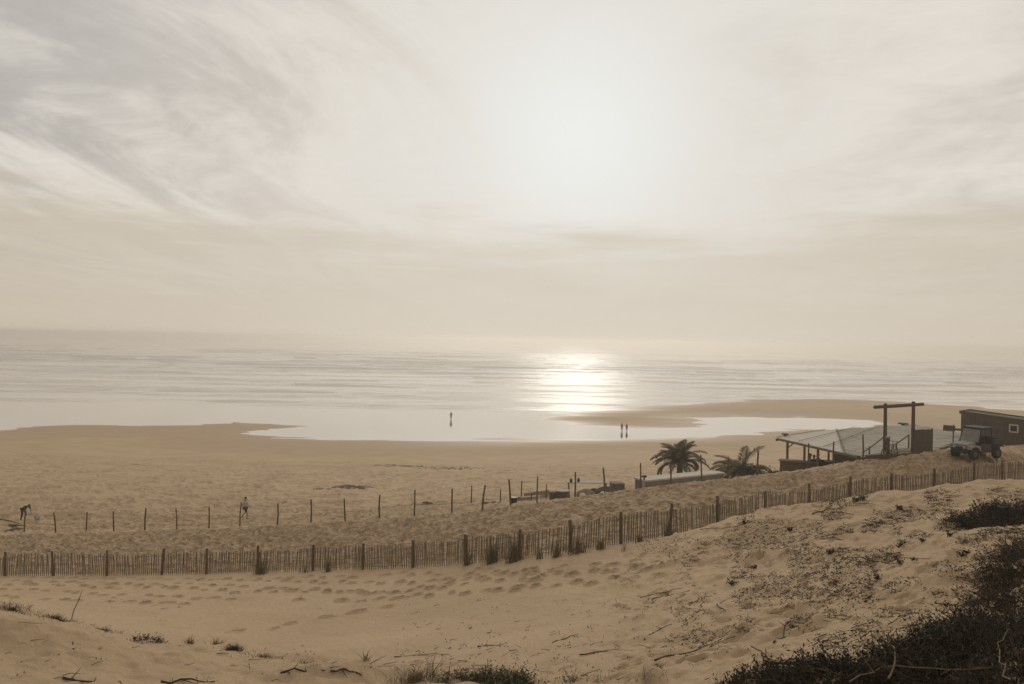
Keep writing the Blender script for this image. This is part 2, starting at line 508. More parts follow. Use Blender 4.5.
for tr in [
    [(-60, 582), (120, 584), (260, 588), (420, 590)],
    [(-60, 590), (60, 592), (150, 596), (240, 599)],
    [(-60, 585), (100, 588), (240, 593), (330, 591), (460, 585)],
    [(200, 580), (340, 583), (470, 576), (560, 572)],
    [(420, 588), (500, 580), (560, 575), (640, 570), (700, 562)],
    [(440, 582), (520, 573), (600, 565), (690, 556)],
    [(500, 592), (590, 584), (660, 577), (740, 566), (790, 552)],
    [(520, 581), (600, 571), (680, 563)],
    [(-60, 579), (100, 579.5), (260, 579), (400, 574), (500, 568)],
    [(-60, 596), (80, 601), (200, 605)],
    [(300, 601), (420, 595), (520, 588)],
]:
    track(tr)
track([(385, 607), (315, 619), (225, 634)], step=1.0, r=.14, depth=.24, skip=0)
track([(560, 562), (640, 553), (720, 540)], step=.6, r=.11, depth=.06, skip=.2)
track([(620, 640), (560, 600), (520, 575)], step=1.6, r=.1, depth=.03, skip=.4)
# churned sand on the path between the two fences and on the upper beach
xa = rng.uniform(-34, 40, 9000); ya0 = fence_y(xa, GAN); ya1 = fence_y(xa, PST)
ya = ya0 + .6 + rng.uniform(0, 1, 9000) * (ya1 - ya0 + 5)
for x, y in zip(xa, ya):
    press(x, y, random.uniform(.08, .17), random.uniform(.05, .13), random.uniform(0, 3), random.uniform(1, 1.6))
for k in range(9000):
    y = random.uniform(55, 108); x = random.uniform(-.7, .62) * y
    press(x, y, random.uniform(.15, .38), random.uniform(.05, .15) * (1.25 - (y - 55) / 60), random.uniform(-.5, .5), random.uniform(1, 2.2))
# windblown hollows and lumps on the right slope
for k in range(1500):
    px = random.uniform(620, 1060); py = random.uniform(505, 640)
    if py < 560 - (px - 620) * .15: continue
    a = P(px, py, 1.0)
    y = random.uniform(9, 30); x = (px - 512) / F * y
    press(x, y, random.uniform(.05, .16), random.uniform(-.04, .09), random.uniform(0, 3), random.uniform(1, 2))

nr, nc = XX.shape
verts = np.stack([XX, YY, ZZ], -1).reshape(-1, 3).astype(np.float32)
ii = (np.arange(nr - 1)[:, None] * nc + np.arange(nc - 1)[None]).ravel()
quads = np.stack([ii, ii + 1, ii + nc + 1, ii + nc], 1).astype(np.int32)


def grid_mesh(name, verts, quads, m):
    me = bpy.data.meshes.new(name)
    me.vertices.add(len(verts)); me.vertices.foreach_set('co', verts.ravel())
    me.loops.add(quads.size); me.loops.foreach_set('vertex_index', quads.ravel())
    me.polygons.add(len(quads)); me.polygons.foreach_set('loop_start', np.arange(0, quads.size, 4, dtype=np.int32))
    me.polygons.foreach_set('loop_total', np.full(len(quads), 4, np.int32))
    me.polygons.foreach_set('use_smooth', np.ones(len(quads), bool))
    me.update(calc_edges=True); me.validate()
    me.materials.append(m)
    o = bpy.data.objects.new(name, me); COL.objects.link(o); return o


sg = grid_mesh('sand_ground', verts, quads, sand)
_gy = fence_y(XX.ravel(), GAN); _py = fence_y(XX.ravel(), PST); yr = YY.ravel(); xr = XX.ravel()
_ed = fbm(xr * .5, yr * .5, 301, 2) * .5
ch_ = sstep(.1, .8, yr - _gy + _ed) * (1 - sstep(-.9, .1, yr - _py + _ed)) + .45 * sstep(.2, 1.5, yr - _py + _ed) * (1 - sstep(62, 80, yr)) * (1 - sstep(20, 26, xr))  # mask for the trodden relief and its painted-in shade
at = sg.data.attributes.new('churned_shade', 'FLOAT', 'POINT'); at.data.foreach_set('value', np.clip(ch_, 0, 1).astype(np.float32))
tag(sg, kind='structure')

# ------------------------------------------------------------------ sea


def water_material():
    m = bpy.data.materials.new('sea_water'); m.use_nodes = True
    nt = m.node_tree; N = nt.nodes; L = nt.links; b = N['Principled BSDF']
    tc = N.new('ShaderNodeTexCoord'); sep = N.new('ShaderNodeSeparateXYZ'); L.new(tc.outputs['Object'], sep.inputs[0])

    def noise(scale, st, detail=5, rough=.55):
        mp = N.new('ShaderNodeMapping'); mp.inputs['Scale'].default_value = st
        L.new(tc.outputs['Object'], mp.inputs['Vector'])
        q = N.new('ShaderNodeTexNoise'); q.inputs['Scale'].default_value = scale; q.inputs['Detail'].default_value = detail; q.inputs['Roughness'].default_value = rough
        L.new(mp.outputs[0], q.inputs['Vector']); return q.outputs['Fac']

    def rg(v, a, b_, c=0., d=1.):
        q = N.new('ShaderNodeMapRange'); q.interpolation_type = 'SMOOTHSTEP'; q.inputs['From Min'].default_value = a; q.inputs['From Max'].default_value = b_
        q.inputs['To Min'].default_value = c; q.inputs['To Max'].default_value = d; L.new(v, q.inputs['Value']); return q.outputs[0]

    def mul(a, b_):
        q = N.new('ShaderNodeMath'); q.operation = 'MULTIPLY'
        for i, v in enumerate((a, b_)):
            if isinstance(v, (int, float)): q.inputs[i].default_value = v
            else: L.new(v, q.inputs[i])
        return q.outputs[0]
    sea = rg(sep.outputs['Y'], 190, 206)
    f1 = rg(noise(.02, (.35, 2.6, 1), 8, .66), .42, .54)
    f2 = rg(noise(.25, (.4, 1.6, 1), 5, .7), .42, .62)
    foam = mul(mul(f1, rg(f2, 0, 1, .35, 1)), mul(sea, rg(sep.outputs['Y'], 1300, 500, .2, .6)))
    att = N.new('ShaderNodeAttribute'); att.attribute_name = 'foam'
    mx_ = N.new('ShaderNodeMath'); mx_.operation = 'MAXIMUM'; L.new(foam, mx_.inputs[0]); L.new(mul(att.outputs['Fac'], rg(f2, 0, 1, .6, 1)), mx_.inputs[1])
    mix = N.new('ShaderNodeMix'); mix.data_type = 'RGBA'
    wm = N.new('ShaderNodeMix'); wm.data_type = 'RGBA'; wm.inputs['A'].default_value = (*WATER, 1); wm.inputs['B'].default_value = (.17, .145, .112, 1)
    L.new(rg(sep.outputs['Y'], 190, 225), wm.inputs['Factor']); L.new(wm.outputs['Result'], mix.inputs['A']); mix.inputs['B'].default_value = (.90, .82, .71, 1)
    L.new(mx_.outputs[0], mix.inputs['Factor']); L.new(mix.outputs['Result'], b.inputs['Base Color'])
    b.inputs['IOR'].default_value = 1.45
    b.inputs['Coat Weight'].default_value = 1.; b.inputs['Coat IOR'].default_value = 1.4; b.inputs['Coat Roughness'].default_value = .06
    b.inputs['Specular IOR Level'].default_value = .6
    ro = N.new('ShaderNodeMath'); ro.operation = 'MULTIPLY_ADD'; L.new(mx_.outputs[0], ro.inputs[0]); ro.inputs[1].default_value = .6; L.new(rg(sep.outputs['Y'], 185, 260, .06, .09), ro.inputs[2]); L.new(ro.outputs[0], b.inputs['Roughness'])
    L.new(rg(mx_.outputs[0], 0, .8, 1, 0), b.inputs['Coat Weight']); L.new(rg(mx_.outputs[0], 0, .8, .6, .06), b.inputs['Specular IOR Level'])
    b1 = N.new('ShaderNodeBump'); b1.inputs['Distance'].default_value = .35
    L.new(rg(sep.outputs['Y'], 180, 300, .0, .08), b1.inputs['Strength']); L.new(noise(.5, (.5, 1.4, 1), 6, .6), b1.inputs['Height'])
    b2 = N.new('ShaderNodeBump'); b2.inputs['Distance'].default_value = .02; b2.inputs['Strength'].default_value = .12
    L.new(noise(1.2, (.6, 1.2, 1), 4), b2.inputs['Height']); L.new(b1.outputs[0], b2.inputs['Normal'])
    L.new(b2.outputs[0], b.inputs['Normal'])
    return m


WATER = (.33, .285, .225)
water = water_material()
srow = np.concatenate([np.arange(118, 190, 3.0), np.exp(np.arange(math.log(190), math.log(9800), .0036))])
scol = np.linspace(-1.3, 1.3, 470)
SY, SU = np.meshgrid(srow, scol, indexing='ij'); SX = SU * (SY + 15)
bend = 14 * fbm(SX * .006, SY * .003, 71, 3) + .012 * np.abs(SX)
ph = SY + bend
csd = np.where(SY < 330, signed(SX, SY, coast), -99.)
shore = sstep(3, 26, -csd)
brk = shore * (.45 * sstep(191, 215, SY) + .55 * sstep(215, 330, SY)) * (1 - .6 * sstep(500, 1500, SY)) * (1 - sstep(2500, 5000, SY))
amp = .5 + .5 * vnoise(SX * .011, SY * .02, 77)


def crest(p, wl, sharp):
    c = .5 + .5 * np.cos(2 * PI * p / wl)
    return c ** sharp


c1 = crest(ph + 9 * vnoise(SX * .01, SY * .004, 5), 41, 11) * amp
c2 = crest(ph * 1.0 + 11 * vnoise(SX * .017, SY * .01, 15), 23, 9) * (.5 + .5 * vnoise(SX * .02, SY * .03, 79))
SZ = brk * (1.2 * c1 + .4 * c2 + .04 * fbm(SX * .08, SY * .16, 80, 3) + .22 * crest(ph + 5 * vnoise(SX * .03, SY * .02, 25), 12.5, 6) * (1 - sstep(300, 420, SY)) * sstep(-.3, .4, vnoise(SX * .018, SY * .05, 29))) 
SZ = SZ * (.32 + .68 * sstep(260, 480, SY))
# rows of broken waves: foam just shoreward of the crests
cf = (.5 + .5 * np.cos(2 * PI * (ph + 9 * vnoise(SX * .01, SY * .004, 5) + 5) / 41)) ** 4 * sstep(.2, .6, amp)
foam = shore * cf * sstep(192, 215, SY) * (1 - sstep(700, 1400, SY)) * sstep(-.35, .35, fbm(SX * .03, SY * .05, 90, 3))
sv = np.stack([SX, SY, SZ], -1).reshape(-1, 3).astype(np.float32)
nr2, nc2 = SX.shape
ii = (np.arange(nr2 - 1)[:, None] * nc2 + np.arange(nc2 - 1)[None]).ravel()
sq = np.stack([ii, ii + 1, ii + nc2 + 1, ii + nc2], 1).astype(np.int32)
so = grid_mesh('sea', sv, sq, water)
at = so.data.attributes.new('foam', 'FLOAT', 'POINT'); at.data.foreach_set('value', foam.ravel().astype(np.float32))
tag(so, kind='structure')

# ------------------------------------------------------------------ haze
hz = bpy.data.materials.new('haze'); hz.use_nodes = True
nt = hz.node_tree
for q in list(nt.nodes):
    if q.type != 'OUTPUT_MATERIAL': nt.nodes.remove(q)
vol = nt.nodes.new('ShaderNodeVolumePrincipled')
vol.inputs['Color'].default_value = (1., .955, .885, 1); vol.inputs['Density'].default_value = .0009; vol.inputs['Anisotropy'].default_value = .62
nt.links.new(vol.outputs[0], nt.nodes['Material Output'].inputs['Volume'])
hb = MB().box((0, 4950, 9.3), (26000, 10300, 22.6)).build('haze', hz); tag(hb, kind='stuff')

# ------------------------------------------------------------------ chestnut paling fence


def path_pts(path):
    return [P(*t) for t in path]


def at_px(path, px):
    k = 0
    while k < len(path) - 2 and path[k + 1][0] < px: k += 1
    a, b_ = path[k], path[k + 1]; t = (px - a[0]) / (b_[0] - a[0])
    return P(px, a[1] + (b_[1] - a[1]) * t, a[2] + (b_[2] - a[2]) * t)


def at_px_s(path, px):      # smoothed, on the ground
    q = sum((at_px(path, px + o) for o in (-18, -9, 0, 9, 18)), Vector((0, 0, 0))) / 5
    return q


gan_px = np.linspace(-330, 1150, 3000)
gp = [at_px_s(GAN, p) for p in gan_px]
cum = [0]
for a, b_ in zip(gp[:-1], gp[1:]): cum.append(cum[-1] + math.hypot(b_.x - a.x, b_.y - a.y))
cum = np.array(cum); gx = np.array([p.x for p in gp]); gy_ = np.array([p.y for p in gp])
root = thing('paling_fence', (0, 0, 0), 'long low chestnut paling fence with close thin slats below the sand path', 'fence')
s_list = np.arange(.1, cum[-1], .1)
sx = np.interp(s_list, cum, gx); sy = np.interp(s_list, cum, gy_)
# fence foot follows the sand but smoother
foot = H(sx, sy, False)
foot = np.convolve(np.pad(foot, 8, 'edge'), np.ones(17) / 17, 'valid')
order = sorted(range(len(s_list)), key=lambda k: math.hypot(sx[k], sy[k]))
nearest = set(order[:96])
rest = MB()


def top_off(k):
    return .05 * math.sin(k * .085) * (1 + .6 * math.sin(k * .013)) + .03 * math.sin(k * .29)


for k in range(len(s_list)):
    dx = sx[min(k + 1, len(sx) - 1)] - sx[max(k - 1, 0)]; dy = sy[min(k + 1, len(sx) - 1)] - sy[max(k - 1, 0)]
    a = math.atan2(dy, dx)
    if random.random() < .03: continue
    h = 1.16 + top_off(k) + random.uniform(-.05, .05) - (random.uniform(.1, .5) if random.random() < .02 else 0)
    rot = Matrix.Rotation(a, 3, 'Z') @ Matrix.Rotation(random.gauss(0, .03) + .06 * math.sin(k * .041), 3, 'Y') @ Matrix.Rotation(random.gauss(0, .03), 3, 'X')
    w = random.uniform(.028, .046)
    mb = rest if k not in nearest else MB()
    up_ = rot @ Vector((0, 0, 1))
    c = Vector((sx[k], sy[k], foot[k] - .1)) + up_ * (h / 2)
    mb.box(c, (w, .022, h), rot)
    if mb is not rest: mb.build('picket', wood_pale, root)
o = rest.build('pickets', wood_pale, root); o['kind'] = 'stuff'
for hh in (.22, .62, 1.02):
    mb = MB(); pts = [(sx[k], sy[k] - .015, foot[k] - .1 + hh + .9 * top_off(k) * (hh / 1.1)) for k in range(0, len(sx), 4)]
    mb.tube(pts, .006, 4); mb.build('wire', wire_m, root)
for i, px in enumerate([-320, -270, -220, -175, -130, -85, -40, 6, 54, 108, 162, 207, 258, 313, 363, 413, 466, 519, 571, 621, 669, 717, 764, 809, 849, 891, 933, 973, 1001, 1050, 1100, 1145]):
    p = at_px_s(GAN, px); z = g1(p.x, p.y)
    tx, ty = random.gauss(0, .03), random.gauss(0, .03)
    if px == 162: tx = .09
    if px == 669: tx = .08
    hgt = 1.26 + random.uniform(-.03, .08)
    mb = MB(); r0 = random.uniform(.055, .072)
    mb.tube([(p.x, p.y - .07, z - .4), (p.x + tx * .5, p.y - .07 + ty * .5, z + hgt * .5), (p.x + tx * 1.1, p.y - .07 + ty, z + hgt - .02), (p.x + tx * 1.1, p.y - .07 + ty, z + hgt)], [r0 * 1.1, r0, r0 * .95, r0 * .8], 8)
    mb.build('post', wood_dark, root)

# ------------------------------------------------------------------ post and wire fence
root = thing('wire_fence', (0, 0, 0), 'row of thin wooden posts joined by slack wires along the crest of the sand path', 'fence')
posts = [(-250, 20), (-210, 21), (-170, 20), (-128, 21), (-86, 20), (-44, 21), (24, 22), (56, 21), (86, 20), (114, 20), (145, 22), (177, 22), (209, 22), (240, 24), (277, 22), (311, 23), (346, 23), (380, 24), (414, 27), (452, 25), (482, 26), (511, 26), (537, 27),
         (575, 26), (605, 25), (641, 26), (671, 23), (702, 27), (728, 22), (757, 26), (808, 26), (833, 24), (863, 26)]
tops = []
for px, hp in posts:
    p = at_px_s(PST, px); z = g1(p.x, p.y); h = hp / F * p.y
    tx, ty = random.gauss(0, .05), random.gauss(0, .04)
    if px == 56: tx = -.15
    if px == 482: tx = .16
    if px == 511: tx = -.14
    r0 = random.uniform(.042, .058)
    bow = random.gauss(0, .02)
    MB().tube([(p.x, p.y, z - .4), (p.x + tx * .5 + bow, p.y, z + h * .5), (p.x + tx, p.y + ty, z + h * .98), (p.x + tx, p.y + ty, z + h)], [r0 * 1.1, r0, r0 * .9, r0 * .7], 7).build('post', wood_dark, root)
    tops.append(((p.x, p.y, z), (p.x + tx, p.y + ty, z + h)))
for fr in (.45, .88):
    pts = []
    for (a0, a1), (b0, b1) in zip(tops[:-1], tops[1:]):
        A0 = Vector(a0).lerp(Vector(a1), fr); B0 = Vector(b0).lerp(Vector(b1), fr)
        for t in (0, .25, .5, .75):
            q = A0.lerp(B0, t); q.z -= .12 * 4 * t * (1 - t) * .5; q.y -= .05; pts.append(q)
    MB().tube(pts, .005, 4).build('wire', wire_m, root)
# second shorter row behind
for i, (px, py, hp, d, lab) in enumerate([(471, 508, 18, 55, 'thin short post standing behind the left end of the plank pile'), (500, 506, 13, 55, 'shortest thin post rising behind the pale planks'),
                        (521, 502, 20, 56, 'taller thin post of the back row beside the reed screen'), (546, 498, 15, 57, 'last thin back row post before the round table'),
                        (531, 505, 8, 53, 'stub of a broken post low beside the bucket')]):
    p = P(px, py, d); z = g1(p.x, p.y)
    tag(MB().tube([(0, 0, -.4), (.02, 0, hp / F * d * .5), (.03, .01, hp / F * d)], [.05, .045, .04], 7).build('post_stake', wood_dark, None, loc=(p.x, p.y, z)), lab, 'stake', 'short stakes behind the wire fence')

# ------------------------------------------------------------------ people


def skinmesh(name, nodes, edges, m, parent, loc=(0, 0, 0), sub=1):
    me = bpy.data.meshes.new(name); me.from_pydata([q[0] for q in nodes], edges, []); me.update()
    o = bpy.data.objects.new(name, me); COL.objects.link(o)
    md = o.modifiers.new('s', 'SKIN'); md.use_smooth_shade = True
    sv_ = me.skin_vertices[0].data
    for i, q in enumerate(nodes):
        r = q[1] if isinstance(q[1], tuple) else (q[1], q[1]); sv_[i].radius = r; sv_[i].use_root = (i == 0)
    ms = o.modifiers.new('u', 'SUBSURF'); ms.levels = sub; ms.render_levels = sub
    dg = bpy.context.evaluated_depsgraph_get(); nm = bpy.data.meshes.new_from_object(o.evaluated_get(dg))
    o.modifiers.clear(); o.data = nm; nm.materials.clear(); nm.materials.append(m)
    o.parent = parent; o.location = loc
    return o


def person(loc, rz, label, pose='stand', top=cloth_dark, bottom=cloth_dark, h=1.72, group=None, shorts=False, sub=1):
    t = thing('person', loc, label, 'person', group, rz)
    k = h / 1.75
    # joints: facing -Y
    lean = {'stand': 0, 'walk': .04, 'bend': 1.15, 'sit': .1}[pose]
    hipz = {'stand': .92, 'walk': .90, 'bend': .86, 'sit': .48}[pose]

    def tor(dist, side=0., fw=0.):
        return Vector((side, -math.sin(lean) * dist - math.cos(lean) * fw, hipz + math.cos(lean) * dist - math.sin(lean) * fw))
    hip = Vector((0, 0, hipz)); waist = tor(.16); chest = tor(.38); neck = tor(.54); hd0 = tor(.60, 0, .01); hd1 = tor(.70, 0, .03); hd2 = tor(.80, 0, .01)
    shL, shR = tor(.49, -.19), tor(.49, .19)
    if pose == 'walk':
        kL, aL = Vector((-.1, -.24, .49)), Vector((-.1, -.20, .09)); kR, aR = Vector((.1, .04, .47)), Vector((.1, .34, .15))
        eL, wL = tor(.20, -.25, -.14), Vector((-.25, .05, .82)); eR, wR = tor(.20, .25, .08), Vector((.25, -.28, .90))
    elif pose == 'bend':
        kL, aL = Vector((-.13, -.10, .46)), Vector((-.14, .05, .08)); kR, aR = Vector((.13, -.12, .46)), Vector((.13, .0, .08))
        eL, wL = shL + Vector((-.02, -.06, -.27)), shL + Vector((.05, -.16, -.50)); eR, wR = shR + Vector((.02, -.08, -.27)), shR + Vector((-.03, -.2, -.48))
    elif pose == 'sit':
        kL, aL = Vector((-.12, -.42, .50)), Vector((-.12, -.44, .09)); kR, aR = Vector((.12, -.42, .50)), Vector((.13, -.36, .09))
        eL, wL = tor(.24, -.25, .05), Vector((-.14, -.30, .62)); eR, wR = tor(.24, .25, .05), Vector((.12, -.32, .64))
    else:
        kL, aL = Vector((-.11, -.02, .49)), Vector((-.12, .0, .08)); kR, aR = Vector((.11, -.02, .49)), Vector((.13, .02, .08))
        eL, wL = tor(.20, -.25, .0), Vector((-.26, -.05, .83)); eR, wR = tor(.20, .25, .0), Vector((.24, -.12, .86))
    hL = Vector((-.09, 0, hipz - .03)); hR = Vector((.09, 0, hipz - .03))
    fL = aL + Vector((0, -.16, -.05)); fR = aR + Vector((0, -.16, -.05))
    dl = (wL - eL).normalized() * .13; dr = (wR - eR).normalized() * .13
    nodes = [(hip, (.15, .10)), (waist, (.125, .09)), (chest, (.15, .10)), (neck, .055), (hd0, .06), (hd1, (.085, .1)), (hd2, (.065, .08)),
             (shL, .06), (eL, .042), (wL, .028), (wL + dl, .025), (shR, .06), (eR, .042), (wR, .028), (wR + dr, .025),
             (hL, .09), (kL, .055), (aL, .038), (fL, .035), (hR, .09), (kR, .055), (aR, .038), (fR, .035)]
    ed = [(0, 1), (1, 2), (2, 3), (3, 4), (4, 5), (5, 6), (2, 7), (7, 8), (8, 9), (9, 10), (2, 11), (11, 12), (12, 13), (13, 14), (0, 15), (15, 16), (16, 17), (17, 18), (0, 19), (19, 20), (20, 21), (21, 22)]
    sc = lambda ns: [(Vector(a) * k, b_) for a, b_ in ns]
    skinmesh('body', sc(nodes), ed, skin_m, t, sub=sub)
    e = .018
    sh = [(waist.lerp(hip, .5), (.165, .12)), (chest, (.17, .122)), (neck.lerp(chest, .35), (.10, .09)), (shL, .08), (shL.lerp(eL, .9), .06), (shR, .08), (shR.lerp(eR, .9), .06)]
    skinmesh('shirt', sc(sh), [(0, 1), (1, 2), (1, 3), (3, 4), (1, 5), (5, 6)], top, t, sub=sub)
    lo = .85 if shorts else 1.
    pn = [(hip, (.165, .122)), (hL, .11), (kL.lerp(hL, .15) if shorts else kL, .078)] + ([] if shorts else [(aL, .06)]) + [(hR, .11), (kR.lerp(hR, .15) if shorts else kR, .078)] + ([] if shorts else [(aR, .06)])
    pe = [(0, 1), (1, 2), (0, 3), (3, 4)] if shorts else [(0, 1), (1, 2), (2, 3), (0, 4), (4, 5), (5, 6)]
    skinmesh('shorts' if shorts else 'trousers', sc(pn), pe, bottom, t, sub=sub)
    mb = MB(); c = (hd1.lerp(hd2, .65) + Vector((0, .025, .01))) * k; mb.blob(c, (.092, .105, .085), 10, 7, .03); mb.build('hair', hair_m, t, smooth=True)
    # nose and shoes
    mb = MB(); mb.blob((hd1 + Vector((0, -.11 * math.cos(lean), .0 - .11 * math.sin(lean)))) * k, (.014, .02, .022), 6, 4); mb.build('nose', skin_m, t, smooth=True)
    for a in (aL, aR):
        mb = MB(); mb.blob(a * k + Vector((0, -.07, -.045)), (.05, .14, .045), 8, 5); mb.build('shoe', cloth_dark, t, smooth=True)
    return t


def stand_at(px, py, d=None):
    if d is None: return ground_at(px, py)
    p = P(px, py, d); return Vector((p.x, p.y, g1(p.x, p.y)))


g = ground_at(245, 519, dmin=57); person(g, R(80), 'person in a pale top and dark shorts walking along the beach past the wire fence', 'walk', cloth_pale, cloth_dark, 1.74, shorts=True)
g = stand_at(23, 518, 60.5); person(g, R(65), 'person in dark clothes bending forward behind the leftmost wire fence post', 'bend', cloth_dark, cloth_dark, 1.8)
g2 = Vector((g.x + 1.15, g.y - .1, g1(g.x + 1.15, g.y - .1)))
mb = MB(); mb.blob((0, 0, .2), (.24, .2, .22), 12, 8, .06); mb.tube([(-.08, 0, .36), (-.05, 0, .5), (.05, 0, .5), (.08, 0, .36)], .012, 5)
tag(mb.build('sack', wall_pale, None, smooth=True, loc=g2), 'pale bulging sack on the sand beside the bending person', 'bag')


def on_water(px, py):
    x, y = on_sea(px, py); return Vector((x, y, max(0.0, g1(x, y)) - .02))


person(on_water(451, 419.5), R(15), 'lone far person in dark clothes walking on the wet sand at the water edge', 'walk', cloth_dark, cloth_blue, 1.75)
person(on_water(621.8, 431), R(170), 'left person of the far couple walking at the pool edge', 'walk', cloth_dark, cloth_dark, 1.6, group='couple walking by the tide pool')
person(on_water(626.6, 431.2), R(165), 'right person of the far couple walking at the pool edge', 'walk', cloth_dark, cloth_dark, 1.5, group='couple walking by the tide pool')

# ------------------------------------------------------------------ palms


def palm(loc, label, frs, trunk_h, seed):
    rnd = random.Random(seed)
    t = thing('palm_tree', loc, label, 'palm tree', 'palm trees behind the wire fence')
    mb = MB(); pts = []; rad = []
    for i in range(9):
        q = i / 8; pts.append((.05 * math.sin(q * 2), 0, -.5 + q * (trunk_h + .5))); rad.append(.24 - .02 * q + (.03 if i % 2 else 0))
    mb.tube(pts, rad, 10); mb.build('trunk', wood_dark, t)
    for (az, el, L_, dr) in frs:
        f = MB(); n_ = 13; pts = []
        a = R(az); x = 0; z = trunk_h - .08; e = R(el)
        seg = L_ / n_
        for i in range(n_ + 1):
            pts.append(Vector((math.cos(a) * x, math.sin(a) * x, z)))
            x += math.cos(e) * seg; z += math.sin(e) * seg; e -= R(dr) / n_ * (1 + i / n_ * .9)
        f.tube(pts, [.035 * (1 - i / (n_ + 1.)) + .008 for i in range(n_ + 1)], 5)
        for i in range(1, n_ * 5):
            s_ = i / (n_ * 5.) * n_; i0 = int(s_); p0 = pts[i0].lerp(pts[min(i0 + 1, n_)], s_ - i0)
            tan = (pts[min(i0 + 1, n_)] - pts[max(i0 - 0, 0)]).normalized() if i0 < n_ else (pts[n_] - pts[n_ - 1]).normalized()
            side = tan.cross(Vector((0, 0, 1))); side = side.normalized() if side.length > .05 else Vector((-math.sin(a), math.cos(a), 0))
            q = s_ / n_
            ll = .62 * (math.sin(PI * min(1, q * .86 + .16)) ** .6) * (L_ / 2.6)
            for sg in (-1, 1):
                dv = side * sg * .8 + tan * .75 + Vector((0, 0, rnd.uniform(-.35, .15)))
                f.leaf(p0, dv, ll * rnd.uniform(.8, 1.1), .075, Vector((0, 0, 1)) + side * sg * .5)
        f.build('frond', palm_m, t)
    return t


rnd = random.Random(3)
fr = []
for az in range(0, 360, 18): fr.append((az + rnd.uniform(-6, 6), rnd.uniform(32, 66), rnd.uniform(2.2, 2.9), rnd.uniform(60, 100)))
for az in range(5, 360, 30): fr.append((az + rnd.uniform(-9, 9), rnd.uniform(66, 85), rnd.uniform(2.1, 2.5), rnd.uniform(35, 75)))
for az in range(15, 360, 45): fr.append((az + rnd.uniform(-9, 9), rnd.uniform(12, 28), rnd.uniform(1.9, 2.4), rnd.uniform(70, 100)))
p = P(679, 476, 61); palm((p.x, p.y, g1(p.x, p.y)), 'full round palm tree just behind the long pale roofed hut', fr, 1.35 + (P(680, 463, 61).z - 1.3 - g1(p.x, p.y)) * 1.0, 1)
fr = []
for az in range(0, 360, 20): fr.append((az + rnd.uniform(-9, 9), rnd.uniform(28, 66), rnd.uniform(1.9, 2.8), rnd.uniform(55, 95)))
for az in range(0, 360, 24): fr.append((az + rnd.uniform(-9, 9), rnd.uniform(14, 40), rnd.uniform(1.6, 2.1), rnd.uniform(50, 80)))
for az, el, L_, dr in [(170, 66, 2.6, 85), (10, 78, 3.0, 50), (60, 80, 2.6, 45), (185, 50, 2.9, 80), (0, 50, 2.6, 85), (140, 52, 2.2, 100), (200, 48, 2.4, 100), (-30, 55, 2.0, 95), (100, 60, 2.0, 90), (-90, 60, 1.8, 90), (10, 48, 2.1, 110)]: fr.append((az, el, L_, dr))
p = P(741, 480, 58); palm((p.x, p.y, g1(p.x, p.y)), 'lower ragged palm tree between the pale roofed hut and the beach bar', fr, P(741, 474, 58).z - g1(p.x, p.y), 2)


def shrub(loc, name, label, cat, size, nst, leafm, twigm, leafn, ls=.03, group=None, up=.6, curl=.5, seed=0, stemr=.008, leafonly=False):
    rnd = random.Random(seed); random.seed(seed + 100)
    t = thing(name, loc, label, cat, group)
    tw = MB(); lf = MB(); lx, ly, lz = size
    for i in range(nst):
        a = rnd.uniform(0, 2 * PI); q = math.sqrt(rnd.random())
        p0 = Vector((math.cos(a) * lx * q * .6, math.sin(a) * ly * q * .6, -.06))
        p0.z += 0 if loc is None else g1(loc[0] + p0.x, loc[1] + p0.y) - loc[2]
        d = Vector((math.cos(a) * rnd.uniform(.2, 1), math.sin(a) * rnd.uniform(.2, 1), up * rnd.uniform(.4, 1.6))).normalized()
        L_ = lz * rnd.uniform(.6, 1.25); pts = [p0]; k = 6
        for j in range(k):
            d = (d + Vector((rnd.gauss(0, .28), rnd.gauss(0, .28), rnd.gauss(0, .22) - curl * .12))).normalized()
            pts.append(pts[-1] + d * L_ / k)
        r0 = stemr * rnd.uniform(.6, 1.5)
        tw.tube(pts, [r0 * (1 - j / (k + 1.5)) for j in range(k + 1)], 4)
        for j in range(leafn):
            s_ = rnd.uniform(.25, 1) * k; i0 = min(int(s_), k - 1); pp = pts[i0].lerp(pts[i0 + 1], s_ - i0)
            dv = Vector((rnd.gauss(0, 1), rnd.gauss(0, 1), rnd.gauss(.3, 1)))
            if rnd.random() < .3:
                e = pp + dv.normalized() * rnd.uniform(.03, .12); tw.tube([pp, e], [r0 * .4, r0 * .2], 3); pp = e
            lf.leaf(pp, dv, ls * rnd.uniform(.6, 1.6), ls * .5 * rnd.uniform(.7, 1.3))
    tw.build('branches', twigm, t); lf.build('foliage', leafm, t)
    return t


p = P(720, 478, 59)
# low dense scrub at the foot of the second palm
for i, (px, py, d, s_, lab) in enumerate([(718, 474, 57.5, 1.2, 'dark low bush at the left foot of the ragged palm'), (764, 473, 57, 1.2, 'dark low bush at the right foot of the ragged palm'), (777, 473, 56, .8, 'small spiky bush at the bar corner leg')]):
    p = P(px, py, d)
    shrub((p.x, p.y, g1(p.x, p.y)), 'bush', lab, 'bush', (s_, s_ * .7, s_ * .85), 70, palm_m, dry_m, 16, .10, up=1.0, seed=60 + i)

# ------------------------------------------------------------------ long low hut with pale roof


